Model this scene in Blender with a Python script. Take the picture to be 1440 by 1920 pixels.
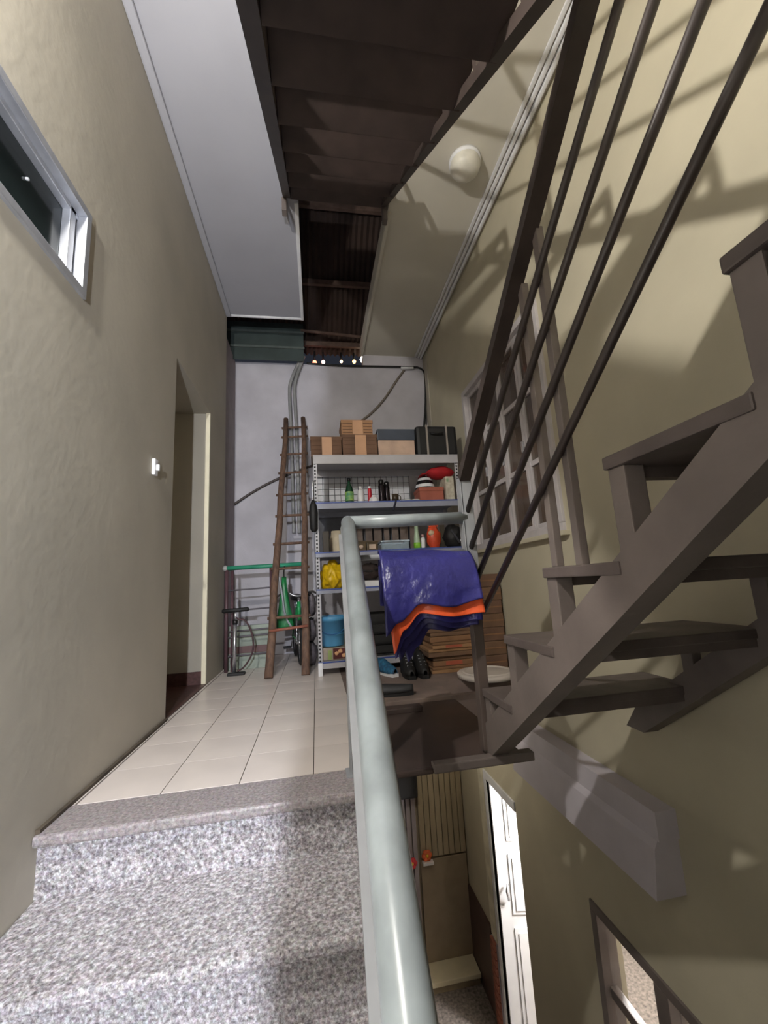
import bpy, bmesh, math, random
from mathutils import Vector, Matrix, noise
random.seed(7)
S = bpy.context.scene
for o in list(bpy.data.objects): bpy.data.objects.remove(o)
COL = S.collection

# ---------------------------------------------------------------- camera
F, CX, CY = 775.0, 720.0, 960.0
R = Matrix(((0.9856229, -0.15944533, -0.05589896),
            (0.02688398, -0.17863103, 0.98354878),
            (-0.16680755, -0.97091099, -0.1717763)))      # rows: camera axes in world
CAMLOC = Vector((0, 0, .68))
cd = bpy.data.cameras.new('camera'); cam = bpy.data.objects.new('camera', cd); COL.objects.link(cam)
cam.matrix_world = Matrix.Translation(CAMLOC) @ R.transposed().to_4x4()
cd.sensor_fit = 'HORIZONTAL'; cd.sensor_width = 36; cd.lens = F / 1440 * 36; cd.clip_start = .02
S.camera = cam
def at(px, py, axis, val):
    """point on the plane axis=val seen at pixel px,py"""
    r = R.transposed() @ Vector((px - CX, -(py - CY), -F))
    return CAMLOC + r * ((val - CAMLOC[axis]) / r[axis])

# ---------------------------------------------------------------- world, light, exposure
w = bpy.data.worlds.new('world'); S.world = w; w.use_nodes = True
w.node_tree.nodes['Background'].inputs[0].default_value = (.16, .18, .25, 1)
w.node_tree.nodes['Background'].inputs[1].default_value = .12
S.view_settings.view_transform = 'Standard'; S.view_settings.look = 'None'
S.view_settings.exposure = 0; S.view_settings.gamma = 1
# lamps: (place, power, colour, globe radius); each is built with its fixture further down
LAMPS = {'a': ((-.74, .30, 2.42), 165, (255, 251, 244), .03), 'b': ((-.3, -.95, 1.2), 360, (240, 245, 255), .022),
         'room': ((2.15, 3.1, -.95), 190, (255, 252, 250), .1), 'hall': ((.75, 3.7, -.5), 9, (255, 246, 228), .06)}

# ---------------------------------------------------------------- materials
def lin(c):
    c = [v / 255 for v in c]
    return tuple((v / 12.92 if v <= .04045 else ((v + .055) / 1.055) ** 2.4) for v in c) + (1,)
MATS = {}
def mat(name, rgb, rough=.6, metal=0, var=.12, scale=8, bump=0, bscale=60, rgb2=None, spec=.5, stretch=None, detail=4):
    if name in MATS: return MATS[name]
    m = bpy.data.materials.new(name); m.use_nodes = True; nt = m.node_tree; n = nt.nodes; l = nt.links
    b = n['Principled BSDF']; b.inputs['Roughness'].default_value = rough; b.inputs['Metallic'].default_value = metal
    b.inputs['Specular IOR Level'].default_value = spec
    tc = n.new('ShaderNodeTexCoord'); src = tc.outputs['Object']
    if stretch:
        mp = n.new('ShaderNodeMapping'); mp.inputs['Scale'].default_value = stretch
        l.new(src, mp.inputs[0]); src = mp.outputs[0]
    nz = n.new('ShaderNodeTexNoise'); nz.inputs['Scale'].default_value = scale; nz.inputs['Detail'].default_value = detail
    l.new(src, nz.inputs['Vector'])
    rp = n.new('ShaderNodeValToRGB'); a = lin(rgb)
    c2 = lin(rgb2) if rgb2 else tuple(v * (1 - var * 2) for v in a[:3]) + (1,)
    c1 = a if rgb2 else tuple(min(1, v * (1 + var * .5)) for v in a[:3]) + (1,)
    rp.color_ramp.elements[0].position = .32; rp.color_ramp.elements[1].position = .66
    rp.color_ramp.elements[0].color = c2; rp.color_ramp.elements[1].color = c1
    l.new(nz.outputs['Fac'], rp.inputs[0]); l.new(rp.outputs[0], b.inputs['Base Color'])
    if bump:
        n2 = n.new('ShaderNodeTexNoise'); n2.inputs['Scale'].default_value = bscale; n2.inputs['Detail'].default_value = 5
        l.new(src, n2.inputs['Vector'])
        bp = n.new('ShaderNodeBump'); bp.inputs['Strength'].default_value = bump; bp.inputs['Distance'].default_value = .01
        l.new(n2.outputs['Fac'], bp.inputs['Height']); l.new(bp.outputs[0], b.inputs['Normal'])
    MATS[name] = m
    return m
def emit(name, rgb, power):
    if name in MATS: return MATS[name]
    m = bpy.data.materials.new(name); m.use_nodes = True
    b = m.node_tree.nodes['Principled BSDF']; b.inputs['Base Color'].default_value = lin(rgb)
    b.inputs['Emission Color'].default_value = lin(rgb); b.inputs['Emission Strength'].default_value = power
    MATS[name] = m; return m
def granite(name, cols):
    m = bpy.data.materials.new(name); m.use_nodes = True; nt = m.node_tree; n = nt.nodes; l = nt.links
    b = n['Principled BSDF']; b.inputs['Roughness'].default_value = .42
    tc = n.new('ShaderNodeTexCoord')
    v = n.new('ShaderNodeTexNoise'); v.inputs['Scale'].default_value = 95; v.inputs['Detail'].default_value = 3; v.inputs['Roughness'].default_value = .7
    l.new(tc.outputs['Object'], v.inputs['Vector'])
    rp = n.new('ShaderNodeValToRGB'); e = rp.color_ramp.elements
    e[0].position = .3; e[0].color = lin(cols[0]); e[1].position = .68; e[1].color = lin(cols[3])
    k = e.new(.43); k.color = lin(cols[1]); k = e.new(.54); k.color = lin(cols[2])
    l.new(v.outputs['Fac'], rp.inputs[0])
    v2 = n.new('ShaderNodeTexVoronoi'); v2.inputs['Scale'].default_value = 120
    l.new(tc.outputs['Object'], v2.inputs['Vector'])
    mx = n.new('ShaderNodeMixRGB'); mx.blend_type = 'OVERLAY'; mx.inputs[0].default_value = .1
    l.new(rp.outputs[0], mx.inputs[1]); l.new(v2.outputs['Color'], mx.inputs[2])
    hs = n.new('ShaderNodeHueSaturation'); hs.inputs['Saturation'].default_value = .55
    l.new(mx.outputs[0], hs.inputs['Color']); l.new(hs.outputs[0], b.inputs['Base Color'])
    MATS[name] = m; return m
def glass(name, rgb, rough=.05, alpha=.35):
    m = bpy.data.materials.new(name); m.use_nodes = True; b = m.node_tree.nodes['Principled BSDF']
    b.inputs['Base Color'].default_value = lin(rgb); b.inputs['Roughness'].default_value = rough
    b.inputs['Alpha'].default_value = alpha
    MATS[name] = m; return m
WALL = mat('cream_wall_paint', (180, 173, 158), .75, var=.05, scale=2.2, bump=.14, bscale=24)
WALLR = mat('warm_cream_wall_paint', (192, 184, 160), .75, var=.05, scale=2.5, bump=.1, bscale=35)
SLABW = mat('white_ceiling_paint', (166, 166, 173), .8, var=.03, scale=2)
SLABR = mat('ivory_ceiling_paint', (208, 203, 190), .8, var=.04, scale=2)
BACK = mat('greyish_white_plaster', (200, 197, 204), .8, var=.09, scale=2.4, bump=.15)
STAIRM = mat('taupe_steel_paint', (112, 102, 97), .5, var=.1, scale=6, bump=.06)
STAIRT = mat('taupe_tread_paint', (94, 84, 80), .55, var=.14, scale=9, bump=.08)
BARM = mat('dark_brown_bar_paint', (62, 53, 49), .42, var=.15, scale=12)
RAILM = mat('pale_grey_green_enamel', (158, 167, 171), .3, var=.16, scale=11)
POSTM = mat('light_grey_steel_paint', (150, 152, 156), .45, var=.08, scale=10)
TILE = mat('cream_floor_tile', (222, 212, 205), .3, var=.05, scale=3)
GROUT = mat('dark_tile_grout', (92, 82, 76), .9, var=.15)
GRAN = granite('speckled_granite', ((84, 76, 82), (138, 128, 134), (176, 168, 174), (222, 219, 226)))
GRANP = granite('polished_pinkish_granite', ((112, 98, 100), (140, 126, 128), (156, 142, 144), (176, 164, 166)))
CONC = mat('brown_concrete', (128, 112, 104), .8, var=.16, scale=5, bump=.1)
DARKF = mat('dark_brown_floor_sheet', (80, 68, 63), .35, var=.2, scale=4)
CONCW = mat('pale_grey_concrete', (168, 161, 166), .8, var=.06, scale=4)
ALU = mat('brushed_aluminium', (196, 198, 204), .35, .6, var=.06, scale=20)
DGLASS = mat('dark_window_glass', (34, 42, 42), .12, var=.15, scale=2)
WHITE = mat('white_paint', (228, 228, 230), .4, var=.03)
BLACK = mat('black_rubber', (24, 23, 24), .6, var=.2)
BLACKG = mat('black_gloss_plastic', (26, 25, 27), .25, var=.2)
WOOD = mat('weathered_ladder_wood', (120, 92, 74), .75, var=.25, scale=5, rgb2=(84, 64, 54), stretch=(8, 8, 1.2), bump=.2)
CARD = mat('brown_cardboard', (164, 124, 92), .85, var=.1, scale=6)
CARDD = mat('dark_cardboard', (112, 84, 66), .85, var=.16, scale=6)
TAPE = mat('tan_packing_tape', (196, 152, 118), .4, var=.06)
ROOFM = mat('dark_brown_roof_sheet', (70, 56, 50), .6, var=.2, scale=3)
CHROME = mat('worn_chrome', (200, 200, 204), .25, .85, var=.08)

# ---------------------------------------------------------------- mesh builder
class MB:
    def __init__(s): s.v = []; s.f = []; s.smooth = []
    def add(s, vs, fs, smooth=False):
        k = len(s.v); s.v += [Vector(v) for v in vs]
        for f in fs: s.f.append(tuple(k + i for i in f)); s.smooth.append(smooth)
        return s
    def box(s, x0, x1, y0, y1, z0, z1):
        v = [(x, y, z) for z in (z0, z1) for y in (y0, y1) for x in (x0, x1)]
        return s.add(v, [(0, 2, 3, 1), (4, 5, 7, 6), (0, 1, 5, 4), (2, 6, 7, 3), (0, 4, 6, 2), (1, 3, 7, 5)])
    def cbox(s, x0, x1, y0, y1, z0, z1, b=.004):
        """box with chamfered edges"""
        bm = bmesh.new(); bmesh.ops.create_cube(bm, size=1)
        for v in bm.verts:
            v.co = Vector(((x0 + x1) / 2 + v.co.x * (x1 - x0), (y0 + y1) / 2 + v.co.y * (y1 - y0), (z0 + z1) / 2 + v.co.z * (z1 - z0)))
        b = min(b, (x1 - x0) * .4, (y1 - y0) * .4, (z1 - z0) * .4)
        bmesh.ops.bevel(bm, geom=list(bm.edges), offset=b, segments=2, profile=.6, affect='EDGES')
        return s.bm(bm)
    def bm(s, bm, smooth=False):
        bm.verts.index_update(); vs = [v.co.copy() for v in bm.verts]
        fs = [[v.index for v in f.verts] for f in bm.faces]; bm.free(); return s.add(vs, fs, smooth)
    def bar(s, a, b, wx, wz, up=(0, 0, 1)):
        """rectangular bar from a to b"""
        a, b = Vector(a), Vector(b); t = (b - a).normalized(); u = Vector(up)
        if abs(t.dot(u)) > .99: u = Vector((0, 1, 0))
        sx = t.cross(u).normalized() * wx / 2; sz = sx.cross(t).normalized() * wz / 2
        v = [p + i * sx + j * sz for p in (a, b) for i, j in ((-1, -1), (1, -1), (1, 1), (-1, 1))]
        return s.add(v, [(3, 2, 1, 0), (4, 5, 6, 7), (0, 1, 5, 4), (1, 2, 6, 5), (2, 3, 7, 6), (3, 0, 4, 7)])
    def tube(s, pts, r, n=10, closed=False, cap=True):
        pts = [Vector(p) for p in pts]; m = len(pts); rs = r if isinstance(r, (list, tuple)) else [r] * m
        rings = []; prev = None
        for i, p in enumerate(pts):
            if closed: t = (pts[(i + 1) % m] - pts[i - 1]).normalized()
            else: t = (pts[min(i + 1, m - 1)] - pts[max(i - 1, 0)]).normalized()
            if prev is None:
                u = Vector((0, 0, 1)) if abs(t.z) < .9 else Vector((1, 0, 0))
                e1 = t.cross(u).normalized()
            else: e1 = (prev - t * prev.dot(t)).normalized()
            prev = e1; e2 = t.cross(e1)
            rings.append([p + (e1 * math.cos(2 * math.pi * k / n) + e2 * math.sin(2 * math.pi * k / n)) * rs[i] for k in range(n)])
        vs = [v for rr in rings for v in rr]; fs = []
        for i in range(m if closed else m - 1):
            j = (i + 1) % m
            for k in range(n): fs.append((i * n + k, i * n + (k + 1) % n, j * n + (k + 1) % n, j * n + k))
        s.add(vs, fs, True)
        if cap and not closed:
            s.add(rings[0], [tuple(reversed(range(n)))]); s.add(rings[-1], [tuple(range(n))])
        return s
    def lathe(s, prof, n=20, c=(0, 0, 0), axis='z'):
        """prof = [(r, h)] closed at ends when r is 0"""
        vs = []; fs = []
        for r, h in prof:
            for k in range(n):
                a = 2 * math.pi * k / n; p = (r * math.cos(a), r * math.sin(a), h)
                if axis == 'y': p = (p[0], p[2], p[1])
                if axis == 'x': p = (p[2], p[0], p[1])
                vs.append((p[0] + c[0], p[1] + c[1], p[2] + c[2]))
        for i in range(len(prof) - 1):
            for k in range(n): fs.append((i * n + k, i * n + (k + 1) % n, (i + 1) * n + (k + 1) % n, (i + 1) * n + k))
        return s.add(vs, fs, True)
    def prism(s, poly, axis, a, b):
        """poly: 2-D points in the plane across axis ('x': (y,z), 'y': (x,z), 'z': (x,y))"""
        def P(u, v, t): return {'x': (t, u, v), 'y': (u, t, v), 'z': (u, v, t)}[axis]
        n = len(poly); vs = [P(u, v, a) for u, v in poly] + [P(u, v, b) for u, v in poly]
        return s.add(vs, [tuple(range(n)), tuple(reversed(range(n, 2 * n)))] + [(i, n + i, n + (i + 1) % n, (i + 1) % n) for i in range(n)])
    def blob(s, c, rx, ry, rz, amp=.15, freq=3, seed=0, sub=3, flat=None):
        bm = bmesh.new(); bmesh.ops.create_icosphere(bm, subdivisions=sub, radius=1)
        for v in bm.verts:
            d = v.co.normalized(); k = 1 + amp * noise.noise(d * freq + Vector((seed, seed * 1.7, 3)))
            p = Vector((d.x * rx * k, d.y * ry * k, d.z * rz * k))
            if flat is not None: p.z = max(p.z, -flat)
            v.co = p + Vector(c)
        return s.bm(bm, True)
    def grid(s, rows, thick=0, smooth=True):
        """rows[i][j] points; a thickness makes it a closed sheet"""
        nr, nc = len(rows), len(rows[0]); P = [[Vector(p) for p in r] for r in rows]
        N = [[None] * nc for _ in range(nr)]
        for i in range(nr):
            for j in range(nc):
                a = P[min(i + 1, nr - 1)][j] - P[max(i - 1, 0)][j]; b = P[i][min(j + 1, nc - 1)] - P[i][max(j - 1, 0)]
                N[i][j] = a.cross(b).normalized()
        vs = [P[i][j] + N[i][j] * thick / 2 for i in range(nr) for j in range(nc)]
        I = lambda i, j: i * nc + j
        fs = [(I(i, j), I(i + 1, j), I(i + 1, j + 1), I(i, j + 1)) for i in range(nr - 1) for j in range(nc - 1)]
        if thick:
            k = nr * nc; vs += [P[i][j] - N[i][j] * thick / 2 for i in range(nr) for j in range(nc)]
            fs += [tuple(k + q for q in reversed(f)) for f in list(fs)]
            for i in range(nr - 1):
                fs += [(I(i, 0), k + I(i, 0), k + I(i + 1, 0), I(i + 1, 0)), (I(i, nc - 1), I(i + 1, nc - 1), k + I(i + 1, nc - 1), k + I(i, nc - 1))]
            for j in range(nc - 1):
                fs += [(I(0, j), I(0, j + 1), k + I(0, j + 1), k + I(0, j)), (I(nr - 1, j), k + I(nr - 1, j), k + I(nr - 1, j + 1), I(nr - 1, j + 1))]
        return s.add(vs, fs, smooth)
    def mesh(s, name, m):
        me = bpy.data.meshes.new(name); me.from_pydata(s.v, [], s.f)
        for p, sm in zip(me.polygons, s.smooth): p.use_smooth = sm
        bm = bmesh.new(); bm.from_mesh(me); bmesh.ops.remove_doubles(bm, verts=bm.verts, dist=1e-6)
        bmesh.ops.recalc_face_normals(bm, faces=bm.faces); bm.to_mesh(me); bm.free()
        me.materials.append(m); return me
    def build(s, name, m, parent=None, base=None):
        """base=(x,y,z): verts are given in the world, the object's origin is put there"""
        if parent is not None:
            r = parent
            off = Vector((0, 0, 0))
            while r is not None: off += r.location; r = r.parent
            if parent.get('_local'): off = Vector((0, 0, 0))
        else:
            off = Vector(base) if base is not None else Vector((0, 0, 0))
        for v in s.v: v -= off
        o = bpy.data.objects.new(name, s.mesh(name, m)); COL.objects.link(o)
        if parent is not None:
            o.parent = parent
            if parent.get('_local'): o['_local'] = True
        else: o.location = off
        return o
def thing(name, label, cat, loc=(0, 0, 0), rz=0, group=None, local=False):
    o = bpy.data.objects.new(name, None); COL.objects.link(o); o.empty_display_size = .05
    o.location = loc; o.rotation_euler.z = rz; o['label'] = label; o['category'] = cat
    if group: o['group'] = group
    if local: o['_local'] = True
    return o
def tag(o, label, cat, group=None):
    o['label'] = label; o['category'] = cat
    if group: o['group'] = group
    return o
def struct(o, label=None):
    o['kind'] = 'structure'
    if label: o['label'] = label
    return o
def inst(name, me, parent, loc, rot=(0, 0, 0)):
    o = bpy.data.objects.new(name, me); COL.objects.link(o); o.parent = parent; o.location = loc; o.rotation_euler = rot
    return o
def holed(mb, axis, t0, t1, u0, u1, v0, v1, holes):
    """wall slab across axis ('x' or 'y') from t0 to t1 with rectangular holes (u0,u1,v0,v1)"""
    us = sorted({u0, u1, *[h[0] for h in holes], *[h[1] for h in holes]})
    vs = sorted({v0, v1, *[h[2] for h in holes], *[h[3] for h in holes]})
    for a, b in zip(us, us[1:]):
        for c, d in zip(vs, vs[1:]):
            if any(h[0] - 1e-6 <= a and b <= h[1] + 1e-6 and h[2] - 1e-6 <= c and d <= h[3] + 1e-6 for h in holes): continue
            if axis == 'x': mb.box(t0, t1, a, b, c, d)
            else: mb.box(a, b, t0, t1, c, d)
    return mb

# ================================================================ THE SETTING
XL, XR, YB, ZC, ZG = -.85, 1.45, 4.77, 3.55, -3.05
YN = -3.0
# left wall with sliding window and side doorway
WIN = (.55, 1.575, 1.815, 2.185); DOOR = (2.64, 3.53, 0.0, 2.2)
wl = struct(holed(MB(), 'x', XL - .45, XL, YN, 4.12, -1.9, ZC + .15, [WIN, DOOR]).build('wall_left', WALL))
MB().box(XL - .45, XL, DOOR[0], DOOR[1], -.06, .006).build('door_sill', mat('red_brown_granite', (96, 66, 62), .4, var=.2, scale=40), wl)
MB().box(XL - .44, XL - .03, DOOR[1] - .012, DOOR[1], .006, .1).build('skirting', MATS['red_brown_granite'], wl)
MB().cbox(XL - .035, XL, DOOR[1] - .02, DOOR[1], .006, 2.2, .006).build('door_lining', mat('ivory_door_lining', (224, 216, 190), .5, var=.04), wl)
d1 = struct(MB().cbox(XL - .47, XL - .43, DOOR[0] - .02, DOOR[1] + .02, .0, 2.22).build('door_1', mat('beige_door_paint', (190, 178, 150), .6, var=.05)))
MB().lathe([(0, 0), (.025, 0), (.028, .03), (.0, .035)], 14, (XL - .43, DOOR[0] + .1, 1.0), 'x').build('door_knob', CHROME, d1)
# left window: aluminium slider
w1 = struct(MB().box(XL - .06, XL - .05, WIN[0], WIN[1], WIN[2], WIN[3]).build('window_1', DGLASS))
y0, y1, z0, z1 = WIN
fr = MB(); t = .032
fr.cbox(XL - .08, XL + .012, y0, y1, z1 - t, z1, .003); fr.cbox(XL - .08, XL + .012, y0, y1, z0, z0 + t, .003)
fr.cbox(XL - .08, XL + .012, y1 - t, y1, z0 + t, z1 - t, .003); fr.cbox(XL - .08, XL + .012, y0, y0 + t, z0 + t, z1 - t, .003)
fr.build('window_frame', ALU, w1)
sa = MB()
sa.cbox(XL - .05, XL - .02, y1 - t - .05, y1 - t - .015, z0 + t, z1 - t, .003); sa.cbox(XL - .05, XL - .02, .98, 1.01, z0 + t, z1 - t, .003)
sa.cbox(XL - .05, XL - .02, .55, y1 - t, z1 - t - .02, z1 - t, .003); sa.cbox(XL - .05, XL - .02, .55, y1 - t, z0 + t, z0 + t + .02, .003)
sa.build('sash', ALU, w1)
MB().cbox(XL - .05, XL - .04, 1.3, 1.308, 2.045, 2.053, .002).build('latch', WHITE, w1)

# right wall: window of the store room above, doorway and window of the lit room below
UW = (2.19, 3.56, .93, 2.45); LD = (3.30, 3.86, ZG, -1.05); LW = (1.2, 2.42, -2.2, -1.09)
wr = struct(holed(MB(), 'x', XR, XR + .15, YN, YB + .15, ZG, ZC + .15, [UW, LD, LW]).build('wall_right', WALLR))
wb = struct(MB().box(-2.2, .66, YB, YB + .12, -.28, 3.4).box(.66, XR, YB, YB + .12, -.28, ZC).build('wall_back', BACK))
xq = at(804, 740, 1, 4.62).x
struct(MB().box(xq, XR, 4.62, YB, 0, ZC).build('wall_pilaster', WALL))
# ceilings (slabs beside the stair opening)
cl = struct(MB().box(XL, -.055, YN, 4.12, ZC, ZC + .15).build('ceiling', SLABW))
MB().tube([(XL + .03, 4.1, ZC - .006), (-.07, 4.1, ZC - .006)], .014, 8).build('edge_bead', WHITE, cl)
MB().cbox(XL, XL + .05, .2, 4.1, ZC - .03, ZC, .012).build('cove', SLABW, cl)
MB().cbox(-.085, -.055, 2.72, 4.12, ZC - .012, ZC, .004).build('drip_edge', WHITE, cl)
cr = struct(MB().box(.63, XR, -.6, YB, ZC, ZC + .15).build('ceiling_right', SLABR))
for k in range(3): MB().cbox(XR - .05 - .035 * k, XR - .025 - .035 * k, .2, YB, ZC - .034 + .01 * k, ZC, .008).build('cornice_moulding', WHITE, cr)
MB().cbox(.63, .66, 2.72, YB, ZC - .02, ZC, .005).build('drip_edge', SLABR, cr)

# floor of the landing: single tiles on a bed
fl = struct(MB().box(XL, .175, 1.62, YB, -.28, -.006).build('floor', GROUT))
TP = .2655; tm = MB().box(-TP / 2 + .0016, TP / 2 - .0016, -TP / 2 + .001, TP / 2 - .001, -.012, 0).mesh('tile', TILE)
for i in range(4):
    for j in range(12):
        x = -.028 - TP * (i - .5) - TP + TP * 1; x = -.028 - TP * i - TP / 2 + (TP if False else 0)
        if i == 3: continue
        inst('tile', tm, fl, (x, 1.712 + TP * (j + .5), 0))
tm2 = MB().box(-.009, .009, -TP / 2 + .001, TP / 2 - .001, -.012, 0).mesh('tile', TILE)
tm3 = MB().box(-.1, .1, -TP / 2 + .001, TP / 2 - .001, -.012, 0).mesh('tile', TILE)
MB().box(XL, XL + .014, 1.54, DOOR[0], .0, .012).build('edge_seal', mat('grimy_sealant', (84, 74, 62), .9, var=.2), fl)
for j in range(12):
    inst('tile', tm2, fl, (XL + .011, 1.712 + TP * (j + .5), 0)); inst('tile', tm3, fl, (.0735, 1.712 + TP * (j + .5), 0))
# concrete part of the landing on the right, dark sheet in front of it
f2 = struct(MB().prism([(.175, 2.56), (.8, 2.56), (.8, 2.9), (XR, 2.9), (XR, YB), (.175, YB)], 'z', -.28, 0).build('floor_concrete', CONC))
MB().box(.175, .8, 1.69, 2.56, -.036, -.018).build('floor_sheet', DARKF, f2)
MB().cbox(.175, .98, 2.53, 2.57, -.03, .004, .004).build('edge_strip', CONC, f2)
MB().cbox(.42, .83, 1.655, 1.70, -.036, -.002, .006).build('edge_beam', STAIRM, f2)
MB().cbox(.175, .42, 1.66, 1.69, -.036, -.016, .006).build('edge_plate', DARKF, f2)

# granite flight that comes up to the landing
gs = thing('granite_staircase', 'speckled grey granite steps rising to the tiled landing', 'stairs', (-.36, 1.53, 0))
XS0, XS1 = XL, .155
MB().cbox(XS0, XS1, 1.525, 1.712, -.032, .001, .009).build('landing_edge', GRANP, gs)
for k in range(10):
    yn = 1.53 - .322 * k; z = -.182 * k
    MB().box(XS0, XS1 - .01, yn + .028, yn + .05, z - .182, z - .03).build('riser', GRAN, gs)
    MB().cbox(XS0, XS1, yn - .322 - .005, yn + .05, z - .182 - .032, z - .182, .009).build('tread', GRAN, gs)
    MB().box(XS0, XS1 - .02, yn - .27, yn + .05, z - .5, z - .212).build('step_core', CONCW, gs)
f3 = struct(MB().box(XL, 1.45, YN, 1.53 - 3.22, -1.85, -1.82).build('floor_lower_landing', CONCW))

# mid landing of the steel stairs, and an added wall that shades the steps (behind the photographer)
ml = struct(MB().cbox(-.25, 1.44, -1.0, .17, 1.34, 1.405, .01).build('floor_mid_landing', STAIRT))
struct(MB().box(-.25, .16, -.32, -.22, -1.092, 1.34).box(.16, XR, -.32, -.22, ZG, 1.34).build('wall_light_blocker', mat('dark_blocker_grey', (74, 70, 68), .9, var=.1)))  # unseen blocker for lamp b, kept dark to cut bounced light
struct(MB().box(XL, XR, YN - .12, YN, -1.85, ZC).build('wall_front', WALL))

# ---------------------------------------------------------------- roof and what closes the view above
rf = MB(); n = 150; rows = []
for yy, zz in ((5.02, 3.68), (3.0, 4.92), (.5, 6.45), (-3, 8.2)):
    rows.append([(-2.4 + 4.6 * i / n, yy, zz + .018 * math.cos(i * math.pi)) for i in range(n + 1)])
rf.grid(rows, 0, False); rs = struct(rf.build('ceiling_roof_sheet', ROOFM))
PUR = mat('rusty_purlin_steel', (98, 78, 68), .6, var=.2, scale=10)
for k in range(6):
    yy = 4.85 - .62 * k; zz = 3.68 + (5.02 - yy) * .613 - .06
    MB().bar((-2.2, yy, zz), (2.1, yy, zz), .04, .06).build('purlin', PUR, rs)
gp = thing('green_sheet_panel', 'dark green grey sheet hung behind the end of the white slab', 'panel', (-.55, 4.62, 3.42))
MB().box(-1.3, -.07, 4.62, 4.63, 3.35, 3.84).build('sheet', mat('dark_green_sheet', (66, 76, 74), .5, var=.15, scale=4), gp)
for z in (3.5, 3.7): MB().box(-1.3, -.06, 4.6, 4.62, z, z + .025).build('batten', mat('grey_green_batten', (92, 100, 96), .5), gp)
MB().bar((-.1, 4.6, 3.74), (.66, 4.62, 3.7), .02, .025).build('tie_bar', PUR, gp)
# house end of the left wall
struct(MB().box(-1.32, XL - .03, 4.12, YB, -.28, 3.4).build('wall_side_return', mat('grey_brown_plaster', (150, 140, 142), .8, var=.06)))

# ---------------------------------------------------------------- upper window in the right wall
FRM = mat('grey_white_window_paint', (196, 190, 190), .45, var=.08)
PANE = glass('dusky_window_glass', (120, 104, 92), .08, .45)
w2 = struct(MB().cbox(XR - .02, XR + .1, UW[0], UW[1], UW[2], UW[2] + .05, .005).build('window_2', FRM))
MB().cbox(XR - .045, XR + .1, UW[0] - .03, UW[1] + .03, UW[2] - .03, UW[2], .005).build('window_sill', WALLR, w2)
g = MB().cbox(XR - .02, XR + .1, UW[0], UW[1], UW[3] - .05, UW[3], .005)
g.cbox(XR - .02, XR + .1, UW[0], UW[0] + .05, UW[2] + .05, UW[3] - .05, .005); g.cbox(XR - .02, XR + .1, UW[1] - .05, UW[1], UW[2] + .05, UW[3] - .05, .005)
g.build('window_frame', FRM, w2)
ys = [UW[0] + .05 + i * (UW[1] - UW[0] - .1) / 4 for i in range(5)]
zs = [UW[2] + .05, UW[2] + .5, UW[2] + 1.0, UW[3] - .05]
for i in range(4):
    a, b = ys[i], ys[i + 1]; sm = MB(); e = .035
    sm.cbox(XR + .015, XR + .055, a + .004, a + e, zs[0], zs[3], .004); sm.cbox(XR + .015, XR + .055, b - e, b - .004, zs[0], zs[3], .004)
    for z in (zs[0] + .018, zs[1], zs[2], zs[3] - .018): sm.cbox(XR + .018, XR + .052, a + e, b - e, z - .018, z + .018, .004)
    sh = sm.build('sash', FRM, w2)
    for k in range(3):
        MB().box(XR + .03, XR + .036, a + e, b - e, zs[k] + .018, zs[k + 1] - .018).build('pane', PANE, sh)
    MB().cbox(XR - .005, XR + .015, a + .01, a + .03, zs[1] + .1, zs[1] + .18, .003).build('catch', CHROME, sh)
# the store room behind it
STO = mat('brown_store_room_wall', (104, 84, 70), .8, var=.2, scale=3)
sr = struct(MB().box(2.5, 2.56, 1.2, 4.4, .2, 3.2).build('wall_storeroom', STO))
struct(MB().box(XR + .15, 2.5, 4.34, 4.4, .2, 3.2).build('wall_storeroom_end', STO)); struct(MB().box(XR + .15, 2.5, 1.2, 1.26, .2, 3.2).build('wall_storeroom_front', STO))
struct(MB().box(XR + .15, 2.5, 1.26, 4.34, .2, .26).build('floor_storeroom', STO)); struct(MB().box(XR + .15, 2.5, 1.26, 4.34, 3.14, 3.2).build('ceiling_storeroom', STO))
sx = thing('store_cabinet', 'brown wooden cupboard standing inside the room behind the barred window', 'cabinet', (1.95, 2.7, .26))
MB().cbox(1.75, 2.2, 2.25, 3.2, .26, 1.95).build('body', mat('cupboard_wood', (112, 82, 62), .5, var=.2, scale=4, stretch=(1, 1, .2)), sx)
for k in range(2): MB().cbox(1.73, 1.75, 2.27 + .47 * k, 2.72 + .47 * k, .32, 1.9).build('door', MATS['cupboard_wood'], sx)
cu = MB(); rows = [[(1.68 + .025 * math.sin(j * 1.3), 3.1 + .4 * j / 24, z) for j in range(25)] for z in (1.0, 2.5)]
cu.grid(rows, .004); tag(cu.build('curtain', mat('pale_curtain_cloth', (205, 200, 205), .9)), 'pale curtain hanging behind the far sashes of the upper window', 'curtain')

# ---------------------------------------------------------------- below the landing: ledge, lit room, hall
LEDG = mat('off_white_ledge_paint', (206, 199, 206), .7, var=.05, scale=4)
lg = thing('lintel_ledge', 'pale two tier concrete ledge on the wall above the lower window', 'ledge', (1.39, 2.2, -.62))
MB().prism([(XR, -.31), (1.352, -.31), (1.352, -.42), (XR, -.42)], 'y', 1.70, 2.95).build('upper_tier', LEDG, lg)
MB().prism([(XR, -.42), (1.352, -.42), (1.335, -.45), (1.31, -.63), (XR, -.63)], 'y', 1.71, 2.95).build('lower_tier', LEDG, lg)
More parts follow.
